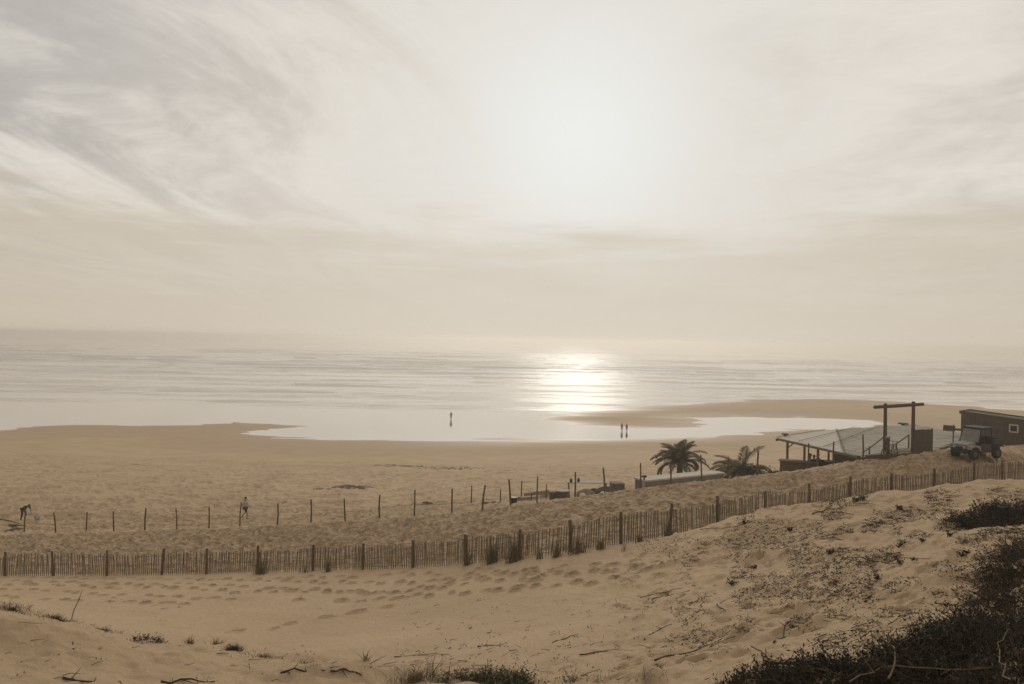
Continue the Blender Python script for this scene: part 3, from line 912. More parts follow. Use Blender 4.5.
def quadbox(name, base4, z0, z1, m, parent, over=0.):
    c = sum((Vector((a, b_)) for a, b_ in base4), Vector((0, 0))) / 4
    q = [(c.x + (a - c.x) * (1 + over), c.y + (b_ - c.y) * (1 + over)) for a, b_ in base4]
    return MB().add([(a, b_, z0) for a, b_ in q] + [(a, b_, z1) for a, b_ in q], [(3, 2, 1, 0), (4, 5, 6, 7), (0, 1, 5, 4), (1, 2, 6, 5), (2, 3, 7, 6), (3, 0, 4, 7)]).build(name, m, parent, bevel=.01)


hA = P(647, 479.5, 50); hB = P(724, 473.2, 53.5)
zt = (hA.z + hB.z) / 2
dv = Vector((hB.x - hA.x, hB.y - hA.y)); nv = Vector((-dv.y, dv.x)).normalized() * 1.15
base = [(hA.x, hA.y), (hB.x, hB.y), (hB.x + nv.x, hB.y + nv.y), (hA.x + nv.x, hA.y + nv.y)]
t = thing('storage_hut', ((hA.x + hB.x) / 2, (hA.y + hB.y) / 2, 0), 'long low storage hut with flat pale roof and dark side, left of the palms', 'hut')
t.location = (0, 0, 0)
quadbox('wall', base, 6.2, zt - .10, wall_dark, t)
quadbox('roof', base, zt - .098, zt, sheet, t, .03)
pp = P(644, 489, 50.2)
t2 = thing('standpipe', (pp.x, pp.y, g1(pp.x, pp.y)), 'pale post topped by a dark lamp at the left end of the long hut', 'post')
MB().tube([(0, 0, -.5), (0, 0, .82)], .11, 10).build('post', wall_pale, t2)
MB().tube([(0, 0, .82), (0, 0, .98)], [.05, .05], 8).build('neck', black, t2)
MB().tube([(0, 0, .98), (0, 0, 1.0), (0, 0, 1.1), (0, 0, 1.14)], [.07, .17, .17, .06], 10).build('lamp_head', black, t2)

# ------------------------------------------------------------------ beach bar
zr = 11.3
A_, E_, D_, C_, B_ = P(777, 437.5, 57), P(856, 455.5, 48.4), P(931, 448.5, 51.5), P(962, 433, 62.5), P(912, 424.5, 69)


def on_z(px, py, z):
    dd = P(px, py, 1.) - CAM; tt = (z - CAM.z) / dd.z; return CAM + dd * tt


A_ = on_z(777, 437.8, zr); E_ = on_z(857, 455.8, zr); D_ = on_z(931, 449.5, zr); C_ = on_z(975, 436, zr); B_ = on_z(914, 424.5, zr); M1 = on_z(825, 430.2, zr)
bar = thing('beach_bar', (0, 0, 0), 'open sided wooden beach bar with a large flat grey and pale roof', 'beach bar')


def slab(name, pts, th, m, parent, z=None, dz=0.):
    vs = [(p.x, p.y, (p.z if z is None else z) + dz) for p in pts]; k = len(vs)
    bot = [(a, b_, c - th) for a, b_, c in vs]
    return MB().add(vs + bot, [tuple(range(k)), tuple(reversed(range(k, 2 * k)))] + [(i, (i + 1) % k, (i + 1) % k + k, i + k)[::-1] for i in range(k)]).build(name, m, parent)


# pale sheets over the seaward corner, grey planks over the rest
Mb = M1.lerp(B_, .12); Me = E_.lerp(A_, .14)
slab('pale_roof_sheets', [A_, Me, Mb, M1], .05, sheet, bar, dz=.012)
pl = [Me, E_, D_, C_, B_, Mb]
slab('plank_roof', pl, .05, plank, bar)
# battens along the planks, cut to the roof outline
ux = (C_ - D_); ux.z = 0; ux.normalize(); poly2 = [(q.x, q.y) for q in pl]


def clip_line(p0, dvec, poly):
    ts = []
    for i in range(len(poly)):
        ax, ay = poly[i]; bx, by = poly[(i + 1) % len(poly)]
        den = dvec.x * (by - ay) - dvec.y * (bx - ax)
        if abs(den) < 1e-9: continue
        s_ = ((ax - p0.x) * (by - ay) - (ay - p0.y) * (bx - ax)) / den
        u_ = ((ax - p0.x) * dvec.y - (ay - p0.y) * dvec.x) / den
        if 0 <= u_ <= 1: ts.append(s_)
    return (min(ts), max(ts)) if len(ts) > 1 else None


ed = (E_ - D_); ed.z = 0
bt = MB(); dirb = (B_ - A_); dirb.z = 0; dirb.normalize(); nb = Vector((-dirb.y, dirb.x, 0))
for k in range(-60, 60):
    p0 = E_ + nb * (k * .42); r_ = clip_line(p0, dirb, poly2)
    if r_ and r_[1] - r_[0] > .3:
        a = p0 + dirb * (r_[0] + .05); b_ = p0 + dirb * (r_[1] - .05)
        c = (a + b_) / 2; c.z = zr + .012 + random.uniform(0, .008)
        bt.box(c, ((b_ - a).length, random.uniform(.30, .36), .022), Matrix.Rotation(math.atan2(dirb.y, dirb.x), 3, 'Z'))
bt.build('roof_planks', plank, bar)


def beam(name, a, b_, w, h, m, parent, dz=0., bev=.008):
    a = Vector(a); b_ = Vector(b_); d = b_ - a; L_ = d.length; c = (a + b_) / 2 + Vector((0, 0, dz))
    rot = d.to_track_quat('X', 'Z').to_matrix()
    return MB().box(c, (L_, w, h), rot).build(name, m, parent, bevel=bev)


beam('fascia', A_ + Vector((0, -.06, -.09)), E_ + Vector((0, -.06, -.09)), .07, .13, wood_mid, bar)
beam('fascia', A_ + Vector((-.06, 0, -.14)), M1 + Vector((-.06, 0, -.14)), .07, .18, wood_mid, bar)
beam('fascia', E_ + Vector((.0, -.14, -.16)), D_ + Vector((0, -.14, -.12)), .1, .17, wood_dark, bar)
beam('fascia', D_ + Vector((.02, -.08, -.16)), C_ + Vector((.02, -.08, -.12)), .1, .17, wood_dark, bar)
for q, o_ in ((A_, (.55, -.6)), (A_.lerp(E_, .55), (0.1, .2)), (M1, (.2, -.3)), (A_.lerp(M1, .5), (.2, 0)), (M1.lerp(B_, .35), (0, -.3)), (M1.lerp(B_, .7), (0, -.3)), (B_, (-.2, -.5)), (C_, (-.5, 0))):
    x, y = q.x + o_[0], q.y + o_[1]; z0 = g1(x, y) - .4
    MB().tube([(x, y, z0), (x, y, zr - .06)], .09, 8).build('leg', wood_mid, bar)
q = A_ + Vector((.55, -.6, 0))
beam('brace', (q.x, q.y, zr - .65), (q.x + .45, q.y - .4, zr - .1), .07, .07, wood_mid, bar)
for (a_, b2_, tt) in ((A_, M1, None), (Me, Mb, None)):
    beam('batten', Vector((a_.x, a_.y, zr + .07)), Vector((b2_.x, b2_.y, zr + .07)), .07, .03, wood_mid, bar)
for q_ in (.3, .62):
    a_ = A_.lerp(E_, q_); b2_ = M1.lerp(B_, q_ * .9 + .05); beam('batten', Vector((a_.x, a_.y, zr + .115)), Vector((b2_.x, b2_.y, zr + .115)), .05, .025, wood_mid, bar)
# small roof vent
v = on_z(785, 436.2, zr); MB().tube([(v.x, v.y, zr), (v.x, v.y, zr + .12), (v.x, v.y, zr + .121), (v.x, v.y, zr + .2)], [.1, .1, .26, .24], 10).build('vent', black, bar)
v = on_z(903, 425.2, zr); MB().tube([(v.x, v.y, zr), (v.x, v.y, zr + .1), (v.x, v.y, zr + .101), (v.x, v.y, zr + .2)], [.15, .15, .45, .4], 10).build('vent', black, bar)

# things under the roof

p = P(799, 467, 54); z = g1(p.x, p.y)
t = thing('planter_box', (p.x, p.y, z), 'long low dark plank counter under the pale roof corner', 'counter', rz=R(-28))
MB().box((0, 0, .38), (2.4, .6, .95)).build('front', wood_dark, t, bevel=.01)
MB().box((0, 0, .89), (2.6, .8, .06)).build('counter_top', wood_mid, t, bevel=.008)
for i, (px, py, d, lab, top) in enumerate([(809, 464, 55, 'leftmost seated person in a pale top under the beach bar roof', cloth_pale), (814, 463, 55.6, 'middle seated person in dark clothes under the beach bar roof', cloth_dark), (819, 462, 55, 'rightmost seated person in a grey top under the beach bar roof', cloth_blue)]):
    p = P(px, py, d); z = max(g1(p.x, p.y), 8.3) + .25
    person((p.x, p.y, z), R([70, -20, -80][i]), lab, 'sit', top, cloth_dark, 1.72, 'people seated under the beach bar roof')
    t = thing('stool', (p.x, p.y, z), ['round stool under the leftmost seated person', 'round stool under the middle seated person', 'round stool under the rightmost seated person'][i], 'stool', 'stools under the beach bar roof')
    MB().tube([(0, .02, .34), (0, .02, .385)], .18, 12).build('seat', wood_dark, t)
    for a in (0, 2.1, 4.2): MB().tube([(.1 * math.cos(a), .1 * math.sin(a), .34), (.17 * math.cos(a), .17 * math.sin(a), -.5)], .02, 6).build('leg', wood_dark, t)
p = P(826, 462, 54.5); z = g1(p.x, p.y)
t = thing('lounge_sofa', (p.x, p.y, z), 'dark low sofa at the right under the beach bar roof', 'sofa', rz=R(-20))
MB().box((0, 0, .3), (1.9, .8, .3)).build('seat', cloth_dark, t, bevel=.03); MB().box((0, .38, .62), (1.9, .16, .5)).build('backrest', cloth_dark, t, bevel=.03)
for s_ in (-1, 1): MB().box((s_ * .9, 0, .5), (.16, .8, .25)).build('armrest', cloth_dark, t, bevel=.03)
for a, b_ in ((-.8, -.3), (.8, -.3), (-.8, .3), (.8, .3)): MB().box((a, b_, .03), (.08, .08, .3)).build('leg', wood_dark, t)
p = P(836, 460, 52.5); z = g1(p.x, p.y)
t = thing('low_table', (p.x, p.y, z), 'low pale topped table in front of the dark sofa under the bar roof', 'table')
MB().box((0, 0, .48), (1.3, .7, .05)).build('table_top', wall_pale, t, bevel=.01)
for a, b_ in ((-.55, -.28), (.55, -.28), (-.55, .28), (.55, .28)): MB().box((a, b_, .1), (.06, .06, .72)).build('leg', wood_dark, t)
# dark back wall at the inner side under the roof
p1 = A_.lerp(E_, .62) + Vector((1.2, 1.2, 0)); p2 = A_.lerp(E_, .97) + Vector((.8, 1.0, 0))
t = thing('bar_cabin', (0, 0, 0), 'dark boarded kitchen wall under the landward side of the bar roof', 'wall')
beam('boards', (p1.x, p1.y, zr - 1.3), (p2.x, p2.y, zr - 1.3), .1, 2.3, wood_dark, t)

# gate frame standing at the head of the steps
zg = {}
gl = P(884.5, 456, 48.2); gr = P(912.5, 453.5, 48.6)
gate = thing('gate_frame', (0, 0, 0), 'tall timber gate frame with a crossbeam above the beach bar steps', 'gate frame')
for q, topy in ((gl, 403.5), (gr, 401.5)):
    zt_ = P(0 + (q.x / q.y * F + 512), topy, q.y).z; z0 = g1(q.x, q.y) - .4
    MB().tube([(q.x, q.y, z0), (q.x + .01, q.y, (z0 + zt_) / 2), (q.x, q.y, zt_)], [.115, .11, .095], 10).build('post', wood_dark, gate)
l0 = P(873, 407, 48.3); l1 = P(922, 404, 48.6)
MB().tube([l0 + Vector((0, -.15, 0)), (l0 + l1) / 2 + Vector((0, -.17, .0)), l1 + Vector((0, -.15, 0))], [.1, .105, .095], 10).build('crossbeam', wood_dark, gate)
t = thing('board_panel', (0, 0, 0), 'square upright panel of weathered boards fixed to the right gate post', 'panel')
pa = P(914, 452.5, 48.4); pb = P(931.5, 451.5, 48.8); ztp = P(914, 429.5, 48.4).z
nb_ = 7
for k in range(nb_):
    a = pa.lerp(pb, k / nb_); b_ = pa.lerp(pb, (k + .93) / nb_); c = (a + b_) / 2
    MB().box((c.x, c.y + .02 * (k % 2), (ztp + pa.z) / 2 - .02 * random.random()), ((b_ - a).length, .03, ztp - pa.z)).build('board', board_m, t)
for zz in (.25, 1.1): beam('rail', (pa.x, pa.y + .05, pa.z + zz), (pb.x, pb.y + .05, pb.z + zz), .05, .09, wood_dark, t)
MB().box((pb.x + .02, pb.y + .03, (ztp + pa.z) / 2 - .15), (.09, .09, ztp - pa.z + .35)).build('post', wood_dark, t)

for i, (pts, lab) in enumerate([([(863, 452.5, 48.6), (884, 437, 50)], 'left sloping handrail leading up to the tall gate frame'), ([(891, 447, 49), (908.8, 435, 50.5)], 'right sloping handrail ending at a post inside the gate frame')]):
    t = thing('handrail', (0, 0, 0), lab, 'handrail', 'handrails at the gate frame')
    a, b_ = P(*pts[0]), P(*pts[1])
    MB().tube([a, (a + b_) / 2 + Vector((0, 0, -.02)), b_], .045, 8).build('rail', wood_mid, t)
    for q, hgt in ((a.lerp(b_, .3), .62), (b_, 1.0)):
        MB().tube([(q.x, q.y, q.z + .05), (q.x, q.y, q.z - hgt * 1.05)], .05, 7).build('post', wood_mid, t)
t = thing('boardwalk', (0, 0, 0), 'short pale boardwalk between the gate posts at the roof edge', 'boardwalk')
a = P(893, 452.6, 48.9); b_ = P(931, 450.5, 49.3)
for k in range(16):
    q = a.lerp(b_, (k + .5) / 16)
    MB().box((q.x, q.y + .35, max(g1(q.x, q.y), q.z) + .05), ((b_ - a).length / 16 * .93, 1.3, .05)).build('board', wood_pale, t)
# sill beam and sand strip edge
t = MB(); a = P(866, 457.6, 47.6); b_ = P(931, 454, 47.9); d_ = b_ - a
t.box((a + b_) / 2 + Vector((0, 0, .02)), (d_.length, .2, .22), d_.to_track_quat('X', 'Z').to_matrix())
tag(t.build('timber_edging', wood_dark, None, bevel=.02), 'dark timber edging beam lying along the sand under the gate frame', 'edging')

# bicycle parked against the left gate post, seen nearly end-on


def bicycle(loc, rz, label):
    t = thing('bicycle', loc, label, 'bicycle', rz=rz)
    for x, nm in ((-.5, 'wheel'), (.5, 'wheel')):
        w = MB(); n_ = 22
        w.tube([(x + .33 * math.cos(2 * PI * k / n_), 0, .34 + .33 * math.sin(2 * PI * k / n_)) for k in range(n_ + 1)], .02, 6, False)
        wo = w.build(nm, rubber, t)
        s = MB()
        for k in range(14):
            a = 2 * PI * k / 14; s.tube([(x, .02 * (-1) ** k, .34), (x + .32 * math.cos(a), 0, .34 + .32 * math.sin(a))], .003, 3)
        s.tube([(x, -.05, .34), (x, .05, .34)], .03, 8); s.build('spokes', metal, wo)
    f = MB()
    bb = (-.05, 0, .3); st = (-.2, 0, .78); hdt = (.33, 0, .82); hdb = (.36, 0, .68)
    for a, b_ in ((bb, st), (st, hdt), (bb, hdb), (hdt, hdb), (bb, (-.5, 0, .34)), (st, (-.5, 0, .34))): f.tube([a, b_], .022, 7)
    f.build('frame', car_dark, t)
    MB().tube([hdb, (.42, 0, .5), (.5, 0, .34)], .02, 6).build('fork', car_dark, t)
    MB().tube([(-.2, 0, .78), (-.23, 0, .92)], .014, 6).tube([(-.36, 0, .93), (-.2, 0, .95), (-.08, 0, .94)], [.07, .06, .02], 8).build('saddle', black, t)
    MB().tube([hdt, (.31, 0, 1.0)], .016, 6).tube([(.28, -.3, 1.04), (.33, -.12, 1.01), (.33, .12, 1.01), (.28, .3, 1.04)], .014, 6).build('handlebar', black, t)
    c = MB(); c.tube([(-.05, .04, .3), (-.05, .05, .3)], .09, 12); c.tube([(-.05, -.06, .3), (.06, -.08, .18)], .012, 5); c.tube([(-.05, .07, .3), (-.16, .09, .42)], .012, 5)
    c.build('crank', metal, t)
    return t


p = P(889.5, 458.5, 46.9); bicycle((p.x, p.y, g1(p.x, p.y) + .02), R(33), 'bicycle parked on the sand by the left gate post')
p = P(888, 457, 47.4)
t = thing('short_post', (p.x, p.y, g1(p.x, p.y)), 'waist high round post with a pale cap beside the left gate post', 'post')
MB().tube([(0, 0, -.3), (0, 0, 1.28)], .09, 9).build('shaft', wood_dark, t); MB().tube([(0, 0, 1.28), (0, 0, 1.38)], [.15, .14], 10).build('cap', wall_pale, t)

# sign board on a thin pole
p = P(953, 449, 50); z = g1(p.x, p.y); zt_ = P(953, 425, 50).z
t = thing('sign_board', (p.x, p.y, z), 'small weathered board sign on a thin pole left of the parked buggy', 'sign')
MB().tube([(0, 0, -.3), (0, 0, zt_ - z + .02)], .04, 7).build('pole', wood_dark, t)
MB().box((-.3, -.06, zt_ - z - .2), (.75, .03, .36), Matrix.Rotation(R(4), 3, 'Y')).build('board', wood_grey, t, bevel=.006)
MB().box((.38, -.06, zt_ - z - .28), (.6, .03, .14), Matrix.Rotation(R(3), 3, 'Y')).build('arm', wood_grey, t, bevel=.006)

# ------------------------------------------------------------------ shed
s0 = P(960.5, 448, 58.5); s1 = P(1062, 448, 54.0)
zb = min(g1(s0.x, s0.y), g1(s1.x, s1.y)) - .3
ztl = P(960.5, 413.0, 58.5).z; ztr = P(1062, 427.5, 54.0).z
dv = Vector((s1.x - s0.x, s1.y - s0.y)); nv = Vector((-dv.y, dv.x)).normalized() * 2.3; un = dv.normalized()
t = thing('beach_shed', (s0.x, s0.y, zb), 'long wooden board shed with a small white framed window', 'shed')


def rel(v3): return (v3[0] - s0.x, v3[1] - s0.y, v3[2] - zb)


zt_av = ztl
w = MB(); vs = []
for a, b_, z in ((s0.x, s0.y, ztl), (s1.x, s1.y, ztr), (s1.x + nv.x, s1.y + nv.y, ztr), (s0.x + nv.x, s0.y + nv.y, ztl)):
    vs += [rel((a, b_, zb)), rel((a, b_, z))]
w.add(vs, [(0, 2, 3, 1), (2, 4, 5, 3), (4, 6, 7, 5), (6, 0, 1, 7), (1, 3, 5, 7)])
w.build('wall', wood_grey, t)
bd = MB(); L_ = dv.length; k = .0; nbd = int(L_ / .19)
for i in range(nbd):
    q = (i + .5) / nbd; cx, cy = s0.x + dv.x * q, s0.y + dv.y * q; zz = ztl + (ztr - ztl) * q
    bd.box(Vector(rel((cx, cy, (zb + zz) / 2))) + Vector((un.y, -un.x, 0)) * (.02 + .012 * (i % 2)), (L_ / nbd * .94, .022, zz - zb - .02), Matrix.Rotation(math.atan2(dv.y, dv.x), 3, 'Z'))
    # window cut by framing on top
bd.build('cladding', wood_grey, t)
# flat roof with raised border
rim = []
ctr = Vector((s0.x + s1.x + nv.x, s0.y + s1.y + nv.y)) / 2
cor = [(s0.x, s0.y, ztl), (s1.x, s1.y, ztr), (s1.x + nv.x, s1.y + nv.y, ztr), (s0.x + nv.x, s0.y + nv.y, ztl)]
cor = [Vector((ctr.x + (a - ctr.x) * 1.03, ctr.y + (b_ - ctr.y) * 1.03 - .0, z)) for a, b_, z in cor]
cor = [c - Vector((s0.x, s0.y, zb)) for c in cor]
rf = MB().add([tuple(c + Vector((0, 0, .03))) for c in cor] + [tuple(c + Vector((0, 0, .09))) for c in cor], [(3, 2, 1, 0), (4, 5, 6, 7), (0, 1, 5, 4), (1, 2, 6, 5), (2, 3, 7, 6), (3, 0, 4, 7)]).build('roof', felt, t)
for i in range(4):
    a, b_ = cor[i], cor[(i + 1) % 4]; beam('fascia', a + Vector((0, 0, .07)), b_ + Vector((0, 0, .07)), .06, .2, wood_dark, t)
# window
wq = (1014 - 960.5) / (1062 - 960.5)
wc = P(1014, 428.5, 56.0)
# point on the wall plane along the ray
wx = wc.x; tq = (wx - s0.x) / dv.x
for _ in range(8):
    yy = s0.y + dv.y * tq; pw = P(1014, 428.5, yy); tq = (pw.x - s0.x) / dv.x
wl = Vector((pw.x - s0.x, pw.y - s0.y, pw.z - zb)) + Vector((un.y, -un.x, 0)) * .06
rw = Matrix.Rotation(math.atan2(dv.y, dv.x), 3, 'Z')
wf = MB()
for ox, oz, sx_, sz_ in ((0, .245, .58, .085), (0, -.245, .58, .085), (-.2475, 0, .085, .405), (.2475, 0, .085, .405)):
    wf.box(wl + rw @ Vector((ox, 0, oz)), (sx_, .06, sz_), rw)
wo = wf.build('window', white, t)
MB().box(wl + rw @ Vector((0, .0, 0)), (.41, .03, .405), rw).build('pane', dark_glass, wo)

# ------------------------------------------------------------------ utility buggy
p = P(976, 456.5, 45.2); za = g1(p.x, p.y)
# local: forward = -Y, right = -X side ... rotated about Z
buggy = thing('utility_buggy', (p.x, p.y, za + .02), 'open utility buggy with pale bonnet, cab roof and rear cargo bed by the shed', 'utility vehicle', rz=R(-68))


def wheel(x, y):
    o = MB(); prof = [(.0, -.12), (.22, -.13), (.29, -.12), (.325, -.08), (.335, 0), (.325, .08), (.29, .12), (.22, .13), (0, .12)]
    n_ = 20; vs = []; fs = []
    for i in range(n_):
        a = 2 * PI * i / n_; lug = 1.03 if i % 2 else 1
        for r_, w_ in prof: rr = r_ * (lug if r_ > .3 else 1); vs.append((w_, rr * math.cos(a), rr * math.sin(a)))
    m_ = len(prof)
    for i in range(n_):
        for j in range(m_ - 1): fs.append((i * m_ + j, ((i + 1) % n_) * m_ + j, ((i + 1) % n_) * m_ + j + 1, i * m_ + j + 1))
    o.add(vs, fs); w_ = o.build('wheel', rubber, buggy, loc=(x, y, .33))
    sgn = 1 if x > 0 else -1
    r_ = MB().tube([(sgn * .10, 0, 0), (sgn * .137, 0, 0), (sgn * .138, 0, 0), (sgn * .145, 0, 0)], [.19, .17, .07, .05], 14); r_.build('rim', rim_m, w_)


for x in (-.6, .6):
    wheel(x, -.98); wheel(x, .95)
ch = MB(); ch.box((0, 0, .42), (.9, 2.7, .14)); ch.box((0, -.15, .5), (1.25, 1.1, .08)); ch.build('chassis', black, buggy, bevel=.02)
hood = MB().prism([(-1.40, .52), (-1.42, .78), (-1.30, .90), (-.62, 1.04), (-.58, .60), (-.75, .56)], -.48, .48)
hood.v = [(y, x, z) for (x, y, z) in hood.v]
hood.build('bonnet', car_light, buggy, bevel=.035)
for s_ in (-1, 1):
    fd = MB().prism([(-1.42, .62), (-1.36, .80), (-.98, .86), (-.60, .82), (-.50, .50), (-.60, .50), (-.72, .70), (-.98, .77), (-1.26, .70), (-1.34, .58)], s_ * .49 if s_ > 0 else -.74, .74 if s_ > 0 else -.49)
    fd.v = [(y, x, z) for (x, y, z) in fd.v]
    fd.build('front_fender', car_light, buggy, bevel=.01)
    rfd = MB().prism([(.50, .72), (.56, .80), (1.40, .80), (1.44, .72)], s_ * .49 if s_ > 0 else -.74, .74 if s_ > 0 else -.49)
    rfd.v = [(y, x, z) for (x, y, z) in rfd.v]; rfd.build('rear_fender', black, buggy, bevel=.01)
    MB().tube([(s_ * .33, -1.425, .72), (s_ * .33, -1.455, .72)], [.1, .085], 12).build('headlight', white, buggy)
    # half door
    dr_ = MB().prism([(-.52, .45), (-.50, .98), (.35, .88), (.40, .45)], s_ * .68 - .015, s_ * .68 + .015); dr_.v = [(y, x, z) for (x, y, z) in dr_.v]
    dr_.build('door', car_dark, buggy)
    MB().box((s_ * .3, .18, .74), (.5, .5, .16)).build('seat', black, buggy, bevel=.04)
    MB().box((s_ * .3, .42, 1.05), (.48, .12, .56), Matrix.Rotation(R(-8), 3, 'X')).build('backrest', black, buggy, bevel=.04)
    cg = MB(); cg.tube([(s_ * .64, -.62, .95), (s_ * .60, -.36, 1.78), (s_ * .60, .48, 1.80), (s_ * .64, .52, .70)], .03, 8)
    cg.build('roll_bar', black, buggy)
MB().tube([(-.6, .48, 1.80), (.6, .48, 1.80)], .03, 8).tube([(-.6, -.36, 1.78), (.6, -.36, 1.78)], .03, 8).tube([(-.62, .5, 1.25), (.62, .5, 1.25)], .025, 8).build('roll_bar', black, buggy)
MB().box((0, .06, 1.85), (1.38, 1.12, .07), Matrix.Rotation(R(1), 3, 'X')).build('cab_roof', car_dark, buggy, bevel=.03)
gl_ = MB().add([(-.60, -.62, 1.02), (.60, -.62, 1.02), (.57, -.375, 1.76), (-.57, -.375, 1.76), (-.60, -.61, 1.02), (.60, -.61, 1.02), (.57, -.365, 1.76), (-.57, -.365, 1.76)],
              [(0, 1, 2, 3), (7, 6, 5, 4), (0, 4, 5, 1), (1, 5, 6, 2), (2, 6, 7, 3), (3, 7, 4, 0)]).build('windscreen', glass, buggy)
MB().box((0, -.6, .98), (1.3, .16, .1)).build('dashboard', black, buggy, bevel=.02)
MB().tube([(.3 + .17 * math.cos(2 * PI * k / 16), -.28 + .05 * math.sin(2 * PI * k / 16), 1.1 + .16 * math.sin(2 * PI * k / 16)) for k in range(17)], .016, 6, False).tube([(.3, -.5, .98), (.3, -.28, 1.1)], .02, 6).build('steering_wheel', black, buggy)
bp = MB(); bp.tube([(-.5, -1.52, .5), (-.5, -1.5, .84), (.5, -1.5, .84), (.5, -1.52, .5)], .025, 7); bp.tube([(-.5, -1.51, .62), (.5, -1.51, .62)], .025, 7); bp.box((0, -1.44, .5), (.95, .1, .16)); bp.build('bumper', black, buggy)
MB().box((0, .98, .62), (.92, 1.0, .42)).box((0, -.1, .52), (1.3, .95, .2)).build('body', car_dark, buggy, bevel=.03)
gr_ = MB().box((0, -1.432, .64), (.62, .02, .16)); gr_.build('grille', black, buggy)
bed = MB(); bed.box((0, 1.02, .86), (1.32, .95, .05)); bed.box((-.65, 1.02, 1.02), (.04, .95, .3)); bed.box((.65, 1.02, 1.02), (.04, .95, .3)); bed.box((0, .56, 1.02), (1.34, .04, .3)); bo = bed.build('cargo_bed', car_dark, buggy)
MB().box((0, 1.51, 1.02), (1.34, .04, .3)).build('tailgate', car_dark, bo)
tb = MB().box((-.28, .86, 1.04), (.5, .4, .3)).build('tool_box', car_dark, None, bevel=.02)
tb.matrix_world = Matrix.Translation((p.x, p.y, za + .02)) @ Matrix.Rotation(R(-68), 4, 'Z') @ Matrix.Scale(.94, 4)
tag(tb, 'dark box riding in the cargo bed of the buggy', 'box')

buggy.scale = (.94, .94, .94)
# ------------------------------------------------------------------ clutter behind the crest


def place(px, py, d): q = P(px, py, d); return Vector((q.x, q.y, g1(q.x, q.y)))


def z_for(px, py, d): return P(px, py, d).z


# round table
g = place(562.5, 496, 51); zt_ = z_for(562.5, 490, 51)
t = thing('round_table', g, 'round pale topped table with a dark skirt among the bar clutter', 'table')
MB().tube([(0, 0, zt_ - g.z - .05), (0, 0, zt_ - g.z)], .46, 20).build('table_top', wall_pale, t); MB().tube([(0, 0, -.3), (0, 0, zt_ - g.z - .052)], [.36, .42], 16).build('base', wood_dark, t)
g = place(553, 498, 51.2)
tag(MB().tube([(0, 0, -.2), (0, 0, .55), (0, 0, .56), (0, 0, .2)], [.2, .26, .22, .18], 14, True).build('barrel', wood_dark, None, loc=g), 'dark open tub just left of the round table', 'tub')
g = place(584, 493, 53); zt_ = z_for(590, 483.5, 53)
t = thing('trestle_table', g, 'long narrow pale trestle table behind the clutter', 'table')
MB().box((0.25, .6, zt_ - g.z - .02), (2.9, .7, .05)).build('table_top', wall_pale, t, bevel=.01)
for a in (-1, 1.5):
    for b_ in (.32, .88): MB().tube([(a, b_, zt_ - g.z - .045), (a + .1, b_, -.5)], .03, 6).build('leg', wood_dark, t)
for i, (px, d, lab) in enumerate([(571, 52.9, 'small dark lantern at the left end of the trestle table'), (578.5, 53.2, 'second small dark lantern, near the middle of the trestle table')]):
    q = P(px, 482, d + .4); t = thing('lantern', (q.x, q.y, zt_ + .005), lab, 'lantern', 'lanterns on the trestle table')
    MB().tube([(0, 0, 0), (0, 0, .16)], .085, 8).build('lamp_body', black, t); MB().tube([(0, 0, .161), (0, 0, .24)], [.10, .03], 8).build('lid', black, t)
    MB().tube([(-.05, 0, .2), (-.03, 0, .3), (.03, 0, .3), (.05, 0, .2)], .008, 5).build('handle', black, t)


def lump(px, py, d, size, m, nm, label, cat, seed, rz=0, group=None):
    random.seed(seed); g = place(px, py, d)
    mb = MB(); mb.blob((0, 0, size[2] * .45), size, 18, 10, .06)
    o = mb.build(nm, m, None, smooth=True, loc=g); o.rotation_euler.z = rz; return tag(o, label, cat, group)


lump(586, 492, 52.3, (.62, .45, .38), tarp, 'tarpaulin_heap', 'tan tarpaulin heap right of the round table', 'tarpaulin', 5)
lump(608, 491, 53.5, (.95, .6, .42), pebble_m, 'covered_heap', 'wide dark covered heap left of the square crate', 'heap', 6)
lump(594, 489, 54.5, (.5, .5, .4), cloth_dark, 'folded_parasol_heap', 'dark bundled cloth heap below the trestle table', 'bundle', 9)
# upturned white basins
for i, (px, py, d, s_, lab) in enumerate([(582.5, 495.5, 47.6, .2, 'smaller upturned white basin on the sand'), (604, 493.8, 47.3, .28, 'larger upturned white basin touching the sand crest')]):
    g = place(px, py, d); tag(MB().tube([(0, 0, -.05), (0, 0, .02), (0, 0, .16), (0, 0, .24), (0, 0, .26)], [s_ * 1.05, s_ * 1.1, s_ * .9, s_ * .6, s_ * .1], 16).build('basin', white, None, smooth=True, loc=g), lab, 'basin', 'white basins on the sand')
# crate
g = place(617, 491, 52); ztc = z_for(617, 483, 52) - g.z
t = thing('wooden_crate', g, 'square brown slatted crate at the right of the clutter', 'crate', rz=R(8))
for k in range(4):
    z_ = ztc * (k + .5) / 4
    MB().box((0, -.36, z_), (.78, .025, ztc / 4 * .84)).build('slat', wood_mid, t); MB().box((0, .36, z_), (.78, .025, ztc / 4 * .84)).build('slat', wood_mid, t)
    for s_ in (-1, 1): MB().box((s_ * .395, 0, z_), (.025, .7, ztc / 4 * .84)).build('slat', wood_mid, t)
for a in (-1, 1):
    for b_ in (-1, 1): MB().box((a * .35, b_ * .325, ztc / 2 - .1), (.05, .04, ztc + .2)).build('corner_post', wood_dark, t)
MB().box((0, 0, ztc + .015), (.82, .76, .03)).build('lid', wood_mid, t)
g = place(631, 489, 51)
tag(MB().tube([(0, 0, -.03), (0, 0, .18)], [.42, .3], 12).build('sack_cushion', cloth_dark, None, loc=g), 'flat dark cushion on the sand between the crate and the hut', 'cushion')
